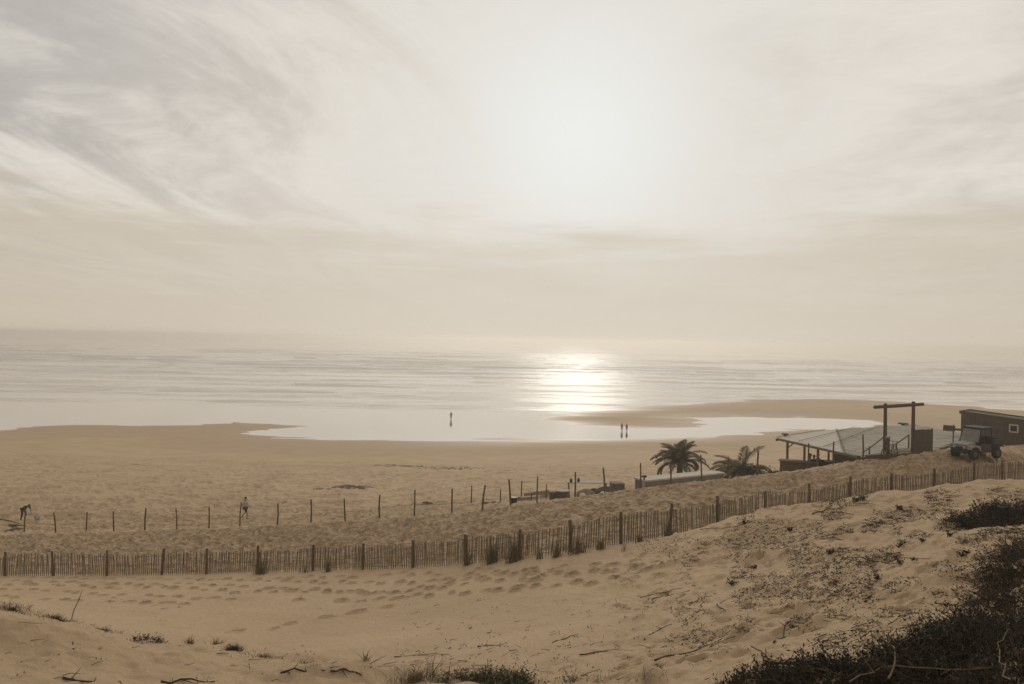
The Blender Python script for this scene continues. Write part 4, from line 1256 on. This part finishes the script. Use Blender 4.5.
# bucket by the leaning post
g = place(513.5, 505.5, 49.5)
t = thing('bucket', g, 'dark bucket standing at the foot of a leaning fence post', 'bucket')
MB().tube([(0, 0, -.03), (0, 0, .5), (0, 0, .501), (0, 0, .05)], [.18, .25, .22, .16], 16).build('tub', black, t)
MB().tube([(.25 * math.cos(a), -.02, .5 - .12 * math.sin(a)) for a in [PI * k / 8 for k in range(9)]], .012, 5).build('handle', metal, t)
# pale planks stacked low
pls = [((486, 502, 53), (503, 495, 56), 'pale long plank lying on the sand left of the bucket', .3, wall_pale, .09), ((485, 504, 52), (493, 501.5, 53), 'brown short plank lying below the pale long plank', .45, tarp, .18),
       ((519, 500, 55), (541, 495, 57), 'brown reed screen board lying behind the stakes', .5, tarp, .3), ((524, 498.5, 56.5), (549, 490, 59.5), 'upright low reed screen behind the last stakes', .06, tarp, .55)]
for i, (a, b_, lab, w_, m_, th) in enumerate(pls):
    a, b_ = P(*a), P(*b_); a.z = g1(a.x, a.y) + th / 2; b_.z = g1(b_.x, b_.y) + th / 2; d_ = b_ - a
    tag(MB().box((a + b_) / 2, (d_.length, w_, th), d_.to_track_quat('X', 'Z').to_matrix()).build(['plank', 'plank', 'reed_board', 'reed_screen'][i], m_, None, bevel=.01), lab, ['plank', 'plank', 'board', 'screen'][i])
# driftwood and seaweed
g = place(8, 522, 57.5)
mb = MB(); mb.tube([(-1.5, 0, .25), (-.6, .1, .45), (.1, 0, .38), (.9, .1, .12)], [.03, .05, .05, .02], 6); mb.tube([(.1, 0, .05), (.7, -.3, .12), (1.4, -.2, .1)], [.08, .1, .03], 6); mb.tube([(-1.9, 0, .0), (-1.2, 0, .2), (-.6, .1, .42)], [.05, .05, .04], 6)
tag(mb.build('driftwood', wood_dark, None, loc=g), 'dark forked driftwood on the sand at the far left', 'driftwood')


def weed(px, py, sx_, sy_, hh, label, seed, d=None, mt=pebble_m):
    g = ground_at(px, py, dmin=50) if d is None else place(px, py, d); rnd = random.Random(seed); random.seed(seed); mb = MB()
    for k in range(90):
        a = rnd.uniform(0, 2 * PI); q = math.sqrt(rnd.random()); x, y = math.cos(a) * q * sx_, math.sin(a) * q * sy_
        z = g1(g.x + x, g.y + y) - g.z
        mb.blob((x, y, z + hh * .25 * (1 - q)), (rnd.uniform(.1, .35), rnd.uniform(.1, .25), hh * rnd.uniform(.3, .9) * (1.1 - q)), 7, 5, .25)
    return tag(mb.build('seaweed_heap', mt, None, loc=g), label, 'seaweed', 'seaweed heaps on the beach')


weed(352, 488, 2.2, 1.3, .16, 'dark oval seaweed heap above the middle of the wire fence', 1)
weed(427, 504.5, .4, .35, .2, 'small round seaweed clump just behind the wire fence', 2)
weed(322, 489.5, .8, .3, .08, 'thin short seaweed streak left of the oval heap', 3)
weed(398, 466, 3.5, 1.6, .05, 'wide faint seaweed patch, left one on the open beach', 4)
weed(450, 468, 4.5, 2.0, .05, 'wide faint seaweed patch, right one on the open beach', 5)
weed(16, 532, .7, .3, .12, 'dark flat weed patch under the far left driftwood', 6, d=55.5)

# ------------------------------------------------------------------ grass tufts at the paling fence


def tuft(px, py, w, h, nbl, label, m=grass_m, seed=0, d=None, lean=.25, group='grass tufts along the paling fence', bw=.012):
    g = ground_at(px, py) if d is None else place(px, py, d)
    rnd = random.Random(seed); mb = MB()
    for k in range(nbl):
        a = rnd.uniform(0, 2 * PI); q = min(abs(rnd.gauss(0, .5)), 1.6) * w; x, y = math.cos(a) * q, math.sin(a) * q * .9
        z = g1(g.x + x, g.y + y) - g.z - .04
        L_ = h * rnd.uniform(.3, 1.05) * (1.1 - .4 * min(1.4, q / w)); dx, dy = rnd.gauss(0, lean) + x * .5, rnd.gauss(0, lean)
        n_ = 4; sd = Vector((rnd.gauss(0, 1), rnd.gauss(0, .4), 0)).normalized() * bw * rnd.uniform(.6, 1.3); o = len(mb.v)
        for i in range(n_ + 1):
            t_ = i / n_; c = Vector((x + dx * L_ * t_ * t_, y + dy * L_ * t_ * t_, z + L_ * (t_ - .18 * t_ * t_))); wd = sd * (1 - t_ * .92)
            mb.v += [tuple(c - wd), tuple(c + wd)]
        for i in range(n_): mb.f.append((o + 2 * i, o + 2 * i + 1, o + 2 * i + 3, o + 2 * i + 2))
    return tag(mb.build('grass_tuft', m, None, loc=g), label, 'grass tuft', group)


T = [(261, 577, .42, .62, 260, 'dense dark grass tuft against the fence, leftmost of all'), (305, 576, .35, .45, 70, 'sparse straggly grass tuft between two dense ones at the fence'), (328, 574, .2, .6, 150, 'narrow upright grass tuft at the fence right of the sparse one'),
     (467, 564, .2, .6, 110, 'small grass tuft at a fence post, left of the two big clumps'), (492, 562, .36, .85, 330, 'big dense grass clump at the fence, left of the big pair'), (514, 558, .34, .85, 330, 'big dense grass clump at the fence, right of the big pair'),
     (557, 553, .22, .6, 120, 'slim grass tuft right of the big fence clumps'), (578, 550, .4, .6, 220, 'broad medium grass clump near the middle of the fence'), (601, 547, .2, .42, 160, 'low thin grass tuft right of the broad medium clump'),
     (625, 551, .12, .55, 20, 'few thin pale stalks in the sand in front of the fence'), (668, 536, .4, .45, 150, 'low grass tuft against the leaning fence post'), (640, 540, .3, .4, 90, 'low wispy grass tuft left of the leaning fence post'),
     (540, 556, .2, .5, 70, 'wispy grass tuft just right of the big pair of clumps')]
for i, (px, py, w, h, nb2, lab) in enumerate(T): tuft(px, py, w, h * 1.55, int(nb2 * .62), lab, seed=200 + i, d=at_px(GAN, px).y - .45 if px not in (625,) else None)
for i, (px, py, d, lab) in enumerate([(956, 482, 37.5, 'round dark bush in front of the right end of the paling fence'), (1003, 478, 38.5, 'smaller dark bush at the far right end of the paling fence')]):
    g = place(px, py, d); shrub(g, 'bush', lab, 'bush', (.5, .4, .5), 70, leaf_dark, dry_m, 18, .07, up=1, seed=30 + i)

# ------------------------------------------------------------------ near dune edge plants
for i, (px, py, w, h, nb2, m_, lab) in enumerate([
    (12, 611, .6, .11, 700, dry_m, 'low straw mat of grass on the near crest at the far left'), (56, 619, .42, .10, 620, dry_m, 'thin straw grass on the near crest under the tall bent stalk'),
    (104, 631, .42, .09, 450, dry_m, 'short straw fringe on the near crest, left of the dark mat'), (190, 644, .12, .17, 60, grass_m, 'tiny upright sprig on the near crest, right of the dark mat'),
    (215, 645, .16, .17, 70, grass_m, 'small bushy grass sprig on the near crest'), (234, 651, .16, .12, 480, dry_m, 'dry fringe on the near crest just right of the bushy sprig'),
    (264, 658, .5, .09, 420, dry_m, 'flat dry grass fringe where the near crest slopes down'), (367, 662, .1, .18, 24, straw_m, 'thin upright dry stalks on the sand at the bottom middle left'),
    (304, 664, .45, .08, 300, dry_m, 'flat dry fringe right of the sloping near crest')]):
    tuft(px, py, w, h, nb2, lab, m_, 300 + i, lean=.6, group='small plants along the near dune edge', bw=.007)
g = ground_at(70, 621)
tag(MB().tube([(0, 0, -.1), (.05, 0, .12), (.12, 0, .27), (.17, 0, .42)], [.006, .006, .005, .003], 5).build('dry_stalk', dry_m, None, loc=g), 'single tall bent dry stalk on the near crest at the left', 'stalk')
g = ground_at(146, 642)
shrub(g, 'plant_mat', 'dark flat plant mat on the near crest at the left', 'plant mat', (.24, .16, .13), 150, leaf_dark, dry_m, 12, .025, up=.25, seed=41, stemr=.003)
for i, (px, py, sx_, sz_, ns, nl, lab) in enumerate([
    (500, 684, .40, .19, 170, 30, 'rounded green leafy bush at the bottom middle edge'), (458, 684, .34, .15, 120, 16, 'looser green bush joined to the left of the rounded leafy bush'),
    (570, 686, .1, .16, 16, 12, 'small leafy sprig right of the rounded leafy bush'), (538, 684, .14, .12, 14, 8, 'low sparse sprig between the leafy bush and the small sprig')]):
    g = ground_at(px, min(py, 683)); shrub(g, 'leafy_bush', lab, 'bush', (sx_, sx_ * .6, sz_), ns, leaf_green, dry_m, nl, .022, up=.8, seed=50 + i, stemr=.003)
for i, (px, py, w, h, nb2, lab) in enumerate([(415, 682, .34, .26, 380, 'straw coloured tuft left of the green bushes at the bottom edge'), (432, 678, .12, .4, 40, 'few tall straw stalks behind the loose green bush'), (600, 684, .5, .16, 130, 'long dry straw tuft right of the small leafy sprig'), (645, 686, .4, .2, 110, 'dry straw tuft nearest to the dark brush at the bottom'), (520, 688, .4, .12, 110, 'straw fringe in front of the rounded leafy bush')]):
    tuft(px, min(py, 683), w, h, nb2, lab, straw_m, 330 + i, lean=.8, group='straw tufts at the bottom edge', bw=.0035)

# ------------------------------------------------------------------ dark brush at the lower right
B = [(757, 688, .38, .26, 90), (792, 684, .45, .34, 120), (825, 688, .5, .42, 130), (858, 680, .5, .42, 130), (890, 684, .7, .5, 120), (915, 662, .5, .42, 130), (950, 672, .7, .6, 130), (950, 646, .42, .42, 130),
     (990, 655, .7, .6, 130), (992, 626, .5, .5, 130), (1020, 604, .5, .45, 150), (1020, 640, .6, .5, 120), (1030, 580, .55, .5, 170), (1050, 556, .6, .45, 170), (965, 690, .6, .4, 110), (1005, 683, .6, .5, 120), (1035, 690, .6, .5, 110)]
BL = ['dark brush mound at the left tip of the brush, with long bare twigs', 'dark brush mound with a low leafy top, second along the bottom edge', 'dark tangled brush mound at the bottom edge, third from the left tip', 'dark brush mound where the outline starts to rise',
      'dark brush mound at the bottom edge under the pale bent stem', 'leafy topped brush mound beside the pale bent stem', 'dark twiggy brush mound right of the pale bent stem', 'brush mound jutting into the sand halfway up the slope',
      'inner brush mound between the jutting mound and the corner', 'brush mound with a fringe of fine leaves against the sand', 'brush mound at the right edge above the fringed mound', 'brush mound filling the right edge near the bottom', 'feathery brush mound at the right edge, second from the top', 'topmost brush mound of the slope at the right edge', 'brush mound at the bottom edge left of the pale looping stem', 'brush mound at the bottom edge around the foot of the pale looping stem', 'brush mound filling the bottom right corner']
for i, ((px, py, s_, hgt, ns), lab) in enumerate(zip(B, BL)):
    g = ground_at(px, min(py, 683)); k = max(.35, min(1.4, g.y / 8.5))
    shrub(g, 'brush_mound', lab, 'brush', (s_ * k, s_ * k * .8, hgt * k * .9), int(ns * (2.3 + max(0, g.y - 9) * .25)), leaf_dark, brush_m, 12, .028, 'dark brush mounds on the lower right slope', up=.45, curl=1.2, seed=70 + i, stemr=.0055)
for i, (px, py, s_, lab) in enumerate([(980, 522, .8, 'left lobe of the dark shrub high on the right slope'), (1003, 524, 1.0, 'middle lobe of the dark shrub high on the right slope'), (1032, 520, 1.2, 'right lobe of the dark shrub high on the right slope at the photo edge'), (1012, 516, .8, 'back lobe of the dark shrub high on the right slope')]):
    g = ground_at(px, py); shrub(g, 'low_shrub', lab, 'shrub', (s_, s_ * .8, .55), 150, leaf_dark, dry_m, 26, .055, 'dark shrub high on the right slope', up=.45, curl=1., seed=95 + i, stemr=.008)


def bough(pts, r0, m_, label, name='branch', cat='branch', seed=0, group=None, twigs=5):
    rnd = random.Random(seed); g = ground_at(*pts[0][:2]); W_ = []
    for q in pts:
        a = ground_at(q[0], min(q[1], 683)); k_ = q[2] * .16 if len(q) > 2 else .003
        a = CAM + (a - CAM) * (1 - k_); W_.append(a - g)
    # densify with wobble
    ps = []
    for a, b_ in zip(W_[:-1], W_[1:]):
        for t_ in (0, .33, .66):
            ps.append(a.lerp(b_, t_) + Vector((rnd.gauss(0, .012), rnd.gauss(0, .02), rnd.gauss(0, .008))))
    ps.append(W_[-1]); mb = MB(); n_ = len(ps)
    mb.tube(ps, [r0 * (1 - .7 * i / n_) for i in range(n_)], 6)
    for k in range(twigs):
        i = rnd.randrange(1, n_); d = Vector((rnd.gauss(0, .1), rnd.gauss(0, .12), rnd.uniform(-.01, .05))); mb.tube([ps[i], ps[i] + d * .5, ps[i] + d * rnd.uniform(.8, 1.2)], [r0 * .5, r0 * .35, r0 * .2], 5)
    return tag(mb.build(name, m_, None, loc=g), label, cat, group)


bough([(888, 684, .45), (896, 660, .55), (893, 648, .62), (880, 641, .60), (872, 640, .55)], .008, straw_m, 'pale thick stem bent over above the dark brush', seed=1, twigs=0)
bough([(758, 652, .35), (772, 662, .25), (800, 668, .2), (830, 672, .3), (860, 676, .4)], .014, dry_m, 'long dark bough reaching out of the left tip of the brush', seed=2)
bough([(752, 648, .5), (764, 656, .4), (776, 668, .2)], .008, dry_m, 'short raised twig at the left tip of the brush', seed=3)
bough([(850, 684, .5), (880, 672, .6), (930, 668, .7), (985, 674, .6)], .005, straw_m, 'long pale stem lying across the bottom of the brush', seed=4)
bough([(1010, 684, .5), (1001, 665, .6), (1002, 645, .7), (1008, 632, .75)], .005, straw_m, 'pale upright looping stem at the right edge of the brush', seed=5, twigs=1)
# fallen branches on the open slope
FB = [((812, 514), (826, 510), (832, 506), 'long dry branch lying on the mound below the paling fence'), ((700, 530), (735, 527), (760, 520), 'thin dry branch half buried near the top of the mound'),
      ((862, 560), (885, 563), (902, 566), 'straight dry branch across the middle of the right slope'), ((840, 558), (885, 557), (930, 559), 'long thin pale rooted branch above the straight dry one'),
      ((640, 598), (665, 592), (694, 586), 'dark matted branch pile edge at the left of the slope'), ((648, 600), (680, 593), (715, 586), 'second dark branch of the mat at the left of the slope'),
      ((644, 641), (655, 632), (672, 625), 'forked dry branch on the lower middle sand'), ((655, 662), (690, 655), (705, 646), 'crooked branch above the left tip of the brush'),
      ((552, 643), (566, 639), (577, 635), 'thin twig lying alone on the smooth sand'), ((478, 647), (492, 646), (503, 645), 'short straight twig above the green bush'),
      ((580, 656), (600, 653), (622, 650), 'long flat twig between the green bush and the brush'), ((280, 673), (300, 670), (325, 672), 'gnarled branch lying on the bottom left of the sand'),
      ((330, 676), (345, 672), (362, 682), 'gnarled branch curving over the small sand lump'), ((395, 657), (425, 655), (450, 655), 'thin long branch left of the tall straw stalks'),
      ((775, 645), (783, 636), (789, 622), 'thin upright twig at the wind tail mound'), ((690, 606), (700, 601), (707, 597), 'short forked twig on the middle slope'),
      ((718, 606), (724, 612), (731, 620), 'thin slanted stem on the middle slope'), ((790, 620), (820, 619), (850, 618), 'flat thin branch above the wind tail mound'),
      ((65, 680), (85, 682), (120, 683), 'dark branch lying along the bottom left edge'), ((160, 684), (190, 682), (215, 683), 'small dark branch at the bottom left edge')]
for i, (a, b_, c, lab) in enumerate(FB):
    bough([a, b_, c], .012 if i != 0 else .03, dry_m, lab, seed=20 + i, group='fallen branches on the sand', twigs=4)

# litter: twigs, leaves and seed heads nobody could count
random.seed(99)
lit = MB(); cnt = 0
dens = [((640, 1050), (495, 650), 9000), ((400, 760), (600, 683), 330), ((620, 900), (540, 600), 900), ((820, 1035), (491, 545), 4200), ((720, 920), (515, 600), 3000), ((0, 640), (645, 683), 130), ((0, 640), (575, 640), 30)]
for (xa_, xb_), (ya_, yb_), N_ in dens:
    # sample the ground fan uniformly in picture-sized cells, then drop on the ground
    pxs = np.array([random.uniform(xa_, xb_) for _ in range(N_)]); pys = np.array([random.uniform(ya_, yb_) for _ in range(N_)])
    keep = fbm(pxs * .035, pys * .07, 123, 3) > (-.05 if xa_ > 600 else -.6)
    pxs, pys = pxs[keep], pys[keep]
    ds = np.concatenate([np.arange(4, 20, .12), np.arange(20, 42, .25)])
    for p0 in range(0, len(pxs), 200):
        a = pxs[p0:p0 + 200]; b_ = pys[p0:p0 + 200]
        dirs = np.array([tuple(P(u, v, 1.) - CAM) for u, v in zip(a, b_)])
        X_ = dirs[:, 0:1] * ds; Y_ = dirs[:, 1:2] * ds; Z_ = 18 + dirs[:, 2:3] * ds
        hh = H(X_, Y_); hit = np.argmax(hh >= Z_, 1)
        for r_, k_ in enumerate(hit):
            if hh[r_, k_] < Z_[r_, k_] or k_ == 0: continue
            x, y, z = X_[r_, k_], Y_[r_, k_], hh[r_, k_]
            if y > fence_y(np.array([x]), GAN)[0] - .4: continue
            sc_ = (y / 12) ** .6
            if random.random() < .58:
                an = random.gauss(.5, .7); L_ = random.expovariate(1 / .13) * sc_ + .03; L_ = min(L_, 1.0); dx, dy = math.cos(an) * L_, math.sin(an) * L_ * .6
                zz = random.uniform(0, .03)
                mz = random.uniform(.0, .02) * sc_
                r0 = random.uniform(.0025, .006) * sc_
                lit.tube([(x, y, z + .004), (x + dx * .5 + random.gauss(0, .01), y + dy * .5, z + mz + .006), (x + dx, y + dy, z + zz)], [r0, r0 * .8, r0 * .4], 4)
            else:
                for q in range(random.randint(2, 5)):
                    lit.leaf((x + random.gauss(0, .03) * sc_, y + random.gauss(0, .03) * sc_, z + random.uniform(0, .03) * sc_), (random.gauss(0, 1), random.gauss(0, 1), random.uniform(.1, 1.2)), .03 * sc_ * random.uniform(.5, 1.5), .018 * sc_)
tag(lit.build('plant_litter', dry_m, None), 'dry twigs and dead leaves scattered over the right dune slope', 'litter', kind='stuff')

# small dark plants dotted over the slope
random.seed(5)
i = 0
for k in range(26):
    px = random.uniform(720, 1010); py = random.uniform(500, 590)
    if fbm(np.array([px * .03]), np.array([py * .06]), 123, 3)[0] < -.2: continue
    g = ground_at(px, py)
    if g.y > fence_y(np.array([g.x]), GAN)[0] - .6: continue
    s_ = .075 * (g.y / 14) * random.uniform(.5, 1.6)
    rnd = random.Random(k); mb = MB()
    for q in range(14):
        a = rnd.uniform(0, 2 * PI); d = Vector((math.cos(a), math.sin(a), rnd.uniform(.3, 1.6))).normalized(); L_ = s_ * rnd.uniform(.4, 1.3)
        mb.tube([(0, 0, -.01), d * L_ * .5 + Vector((0, 0, .01)), d * L_], [.004, .003, .002], 3)
        for _ in range(5): mb.leaf(d * L_ * rnd.uniform(.5, 1.), (rnd.gauss(0, 1), rnd.gauss(0, 1), rnd.gauss(.2, 1)), .035 * g.y / 14, .022 * g.y / 14)
    tag(mb.build('seedling', leaf_dark, None, loc=g), 'small dark leafy seedling on the littered right slope', 'seedling', 'small seedlings on the right slope')

# ------------------------------------------------------------------ sky and light
SUN_EL, SUN_AZ = 14.3, 4.6          # azimuth to the right of +Y
sd = Vector((math.sin(R(SUN_AZ)) * math.cos(R(SUN_EL)), math.cos(R(SUN_AZ)) * math.cos(R(SUN_EL)), math.sin(R(SUN_EL))))
sl = bpy.data.lights.new('sun', 'SUN'); sl.energy = .5; sl.angle = R(3); sl.color = (1, .93, .82)
so_ = bpy.data.objects.new('sun', sl); COL.objects.link(so_); so_.rotation_euler = (-sd).to_track_quat('-Z', 'Y').to_euler()

world = bpy.data.worlds.new('World'); scene.world = world; world.use_nodes = True
nt = world.node_tree; N = nt.nodes; L = nt.links
bg = N['Background']; bg.inputs['Strength'].default_value = .1
sky = N.new('ShaderNodeTexSky'); sky.sky_type = 'NISHITA'; sky.sun_disc = False; sky.sun_elevation = R(SUN_EL); sky.sun_rotation = R(SUN_AZ); sky.dust_density = 4; sky.air_density = 1.2
tc = N.new('ShaderNodeTexCoord'); nrm = N.new('ShaderNodeVectorMath'); nrm.operation = 'NORMALIZE'; L.new(tc.outputs['Generated'], nrm.inputs[0])
sp = N.new('ShaderNodeSeparateXYZ'); L.new(nrm.outputs[0], sp.inputs[0])


def M(op, a, b_=0., c=None, clamp=False):
    q = N.new('ShaderNodeMath'); q.operation = op; q.use_clamp = clamp
    for i, v in enumerate([a, b_] + ([c] if c is not None else [])):
        if isinstance(v, (int, float)): q.inputs[i].default_value = v
        else: L.new(v, q.inputs[i])
    return q.outputs[0]


def MR(v, a, b_, c=0., d=1., sm=True):
    q = N.new('ShaderNodeMapRange'); q.interpolation_type = 'SMOOTHSTEP' if sm else 'LINEAR'
    q.inputs['From Min'].default_value = a; q.inputs['From Max'].default_value = b_; q.inputs['To Min'].default_value = c; q.inputs['To Max'].default_value = d
    L.new(v, q.inputs['Value']); return q.outputs[0]


def MX(f, a, c):
    q = N.new('ShaderNodeMix'); q.data_type = 'RGBA'
    if isinstance(f, (int, float)): q.inputs['Factor'].default_value = f
    else: L.new(f, q.inputs['Factor'])
    for s, v in (('A', a), ('B', c)):
        if isinstance(v, tuple): q.inputs[s].default_value = (*v, 1)
        else: L.new(v, q.inputs[s])
    return q.outputs['Result']


X_, Y_, Z_ = sp.outputs
zc = M('MAXIMUM', Z_, 0.0)
den = M('ADD', zc, .10)
cx = M('DIVIDE', X_, den); cy = M('DIVIDE', Y_, den)


def cnoise(rot, scx, scy, scale, detail, rough, dist=0., off=(0, 0, 0)):
    cb = N.new('ShaderNodeCombineXYZ'); L.new(cx, cb.inputs[0]); L.new(cy, cb.inputs[1])
    mp = N.new('ShaderNodeMapping'); mp.vector_type = 'POINT'; mp.inputs['Rotation'].default_value = (0, 0, rot)
    L.new(cb.outputs[0], mp.inputs['Vector'])
    m2 = N.new('ShaderNodeMapping'); m2.inputs['Scale'].default_value = (scx, scy, 1); m2.inputs['Location'].default_value = off; L.new(mp.outputs[0], m2.inputs['Vector'])
    q = N.new('ShaderNodeTexNoise'); q.inputs['Scale'].default_value = scale; q.inputs['Detail'].default_value = detail; q.inputs['Roughness'].default_value = rough; q.inputs['Distortion'].default_value = dist
    L.new(m2.outputs[0], q.inputs['Vector']); return q.outputs['Fac']


el = M('ARCSINE', Z_)                                   # radians
az = M('ARCTAN2', X_, Y_)
# angular offsets from the veiled sun
dot = N.new('ShaderNodeVectorMath'); dot.operation = 'DOT_PRODUCT'; L.new(nrm.outputs[0], dot.inputs[0]); dot.inputs[1].default_value = sd
ang = M('ARCCOSINE', M('MINIMUM', dot.outputs['Value'], 1.))
g_wide = M('EXPONENT', M('MULTIPLY', M('POWER', M('DIVIDE', ang, .72), 2.), -1.))
g_mid = M('EXPONENT', M('MULTIPLY', M('POWER', M('DIVIDE', ang, .27), 2.), -1.))
g_core = M('EXPONENT', M('MULTIPLY', M('POWER', M('DIVIDE', ang, .128), 2.), -1.))
# base veil
clear = N.new('ShaderNodeMix'); clear.data_type = 'RGBA'; clear.blend_type = 'MULTIPLY'; clear.inputs['Factor'].default_value = 1
L.new(sky.outputs[0], clear.inputs['A']); clear.inputs['B'].default_value = (.060, .052, .043, 1)
clr = MX(.88, clear.outputs['Result'], (.365, .350, .340))
veil_lo = (.56, .49, .395); veil_hi = (.685, .637, .575)
veil = MX(MR(el, .02, .22), veil_lo, veil_hi)
streak = cnoise(R(6), 1.9, .60, 1.0, 10, .66, 1.3, (3.3, 1.2, 0))
streak2 = cnoise(R(40), 5.5, 9.5, 1.0, 9, .68, 1.0, (7.1, 4.2, 0))
patch = cnoise(R(-20), .9, .28, 1.0, 3, .5, 0, (1.3, 8.2, 0))
puff = cnoise(R(15), 1.6, 1.5, 1.0, 7, .6, .6, (5.1, 2.7, 0))
s1_ = MX(MR(az, -.05, .3, 0, .75), MR(streak, .36, .64), MR(puff, .34, .66))
gap = M('MULTIPLY', MR(az, -.05, -.52), MR(el, .10, .30))           # thinner cloud to the upper left
cov = M('SUBTRACT', M('ADD', M('MULTIPLY', s1_, .8), .40), M('MULTIPLY', gap, .80), clamp=True)
c0 = MX(cov, clr, veil)
br = M('ADD', .90, M('ADD', M('MULTIPLY', s1_, .10), M('MULTIPLY', MR(streak2, .35, .68), .09)))
vm = N.new('ShaderNodeVectorMath'); vm.operation = 'SCALE'; L.new(c0, vm.inputs[0]); L.new(br, vm.inputs['Scale'])
c1_ = vm.outputs[0]
# glow of the sun behind the veil
c2_ = MX(M('MULTIPLY', g_wide, M('ADD', .58, M('MULTIPLY', s1_, .22))), c1_, (.68, .64, .58))
c3_ = MX(M('MULTIPLY', g_mid, .62), c2_, (.72, .70, .655))
c4_ = MX(M('MULTIPLY', g_core, 1.), c3_, (.775, .787, .76))
# low stratus band with ragged top, thin bright streaks inside
bandn = cnoise(R(0), .30, .16, 1.0, 4, .5, .3, (2.2, 3.1, 0))
sx = N.new('ShaderNodeCombineXYZ'); L.new(M('MULTIPLY', az, 1.7), sx.inputs[0]); L.new(M('MULTIPLY', el, 14.), sx.inputs[1])
bn = N.new('ShaderNodeTexNoise'); bn.inputs['Scale'].default_value = 1.6; bn.inputs['Detail'].default_value = 6; bn.inputs['Roughness'].default_value = .55; L.new(sx.outputs[0], bn.inputs['Vector'])
sx2 = N.new('ShaderNodeCombineXYZ'); L.new(M('MULTIPLY', az, 3.0), sx2.inputs[0]); L.new(M('MULTIPLY', el, 60.), sx2.inputs[1])
bn2 = N.new('ShaderNodeTexNoise'); bn2.inputs['Scale'].default_value = 1.3; bn2.inputs['Detail'].default_value = 4; L.new(sx2.outputs[0], bn2.inputs['Vector'])
topel = M('ADD', .150, M('MULTIPLY', M('SUBTRACT', bn.outputs['Fac'], .5), .20))
inb = MR(M('SUBTRACT', topel, el), -.012, .05)
dens_b = M('MULTIPLY', inb, M('ADD', .54, M('MULTIPLY', MR(bn.outputs['Fac'], .35, .7), .38)))
bcol = MX(g_wide, (.46, .39, .30), (.61, .55, .46))
c5_ = MX(dens_b, c4_, bcol)
c6_ = MX(M('MULTIPLY', M('MULTIPLY', inb, MR(bn2.outputs['Fac'], .60, .72)), .28), c5_, (.70, .65, .59))
# haze-white last degrees
lowc = MX(g_wide, (.47, .395, .30), (.65, .59, .50))
c7_ = MX(MR(el, .085, .0, 0, .85), c6_, lowc)
# the sky behind the camera is dimmer
back = MR(dot.outputs['Value'], -.6, .75, .68, 1.)
vm2 = N.new('ShaderNodeVectorMath'); vm2.operation = 'SCALE'; L.new(c7_, vm2.inputs[0]); L.new(M('MULTIPLY', back, 10.), vm2.inputs['Scale'])
L.new(vm2.outputs[0], bg.inputs['Color'])

# ------------------------------------------------------------------ render settings
vs_ = scene.view_settings; vs_.view_transform = 'Standard'; vs_.look = 'None'; vs_.exposure = .13; vs_.gamma = 1
cy_ = scene.cycles; cy_.max_bounces = 6; cy_.diffuse_bounces = 3; cy_.glossy_bounces = 3; cy_.transparent_max_bounces = 12; cy_.volume_bounces = 2
cy_.use_denoising = True
cy_.sample_clamp_indirect = 2
cy_.sample_clamp_direct = .86
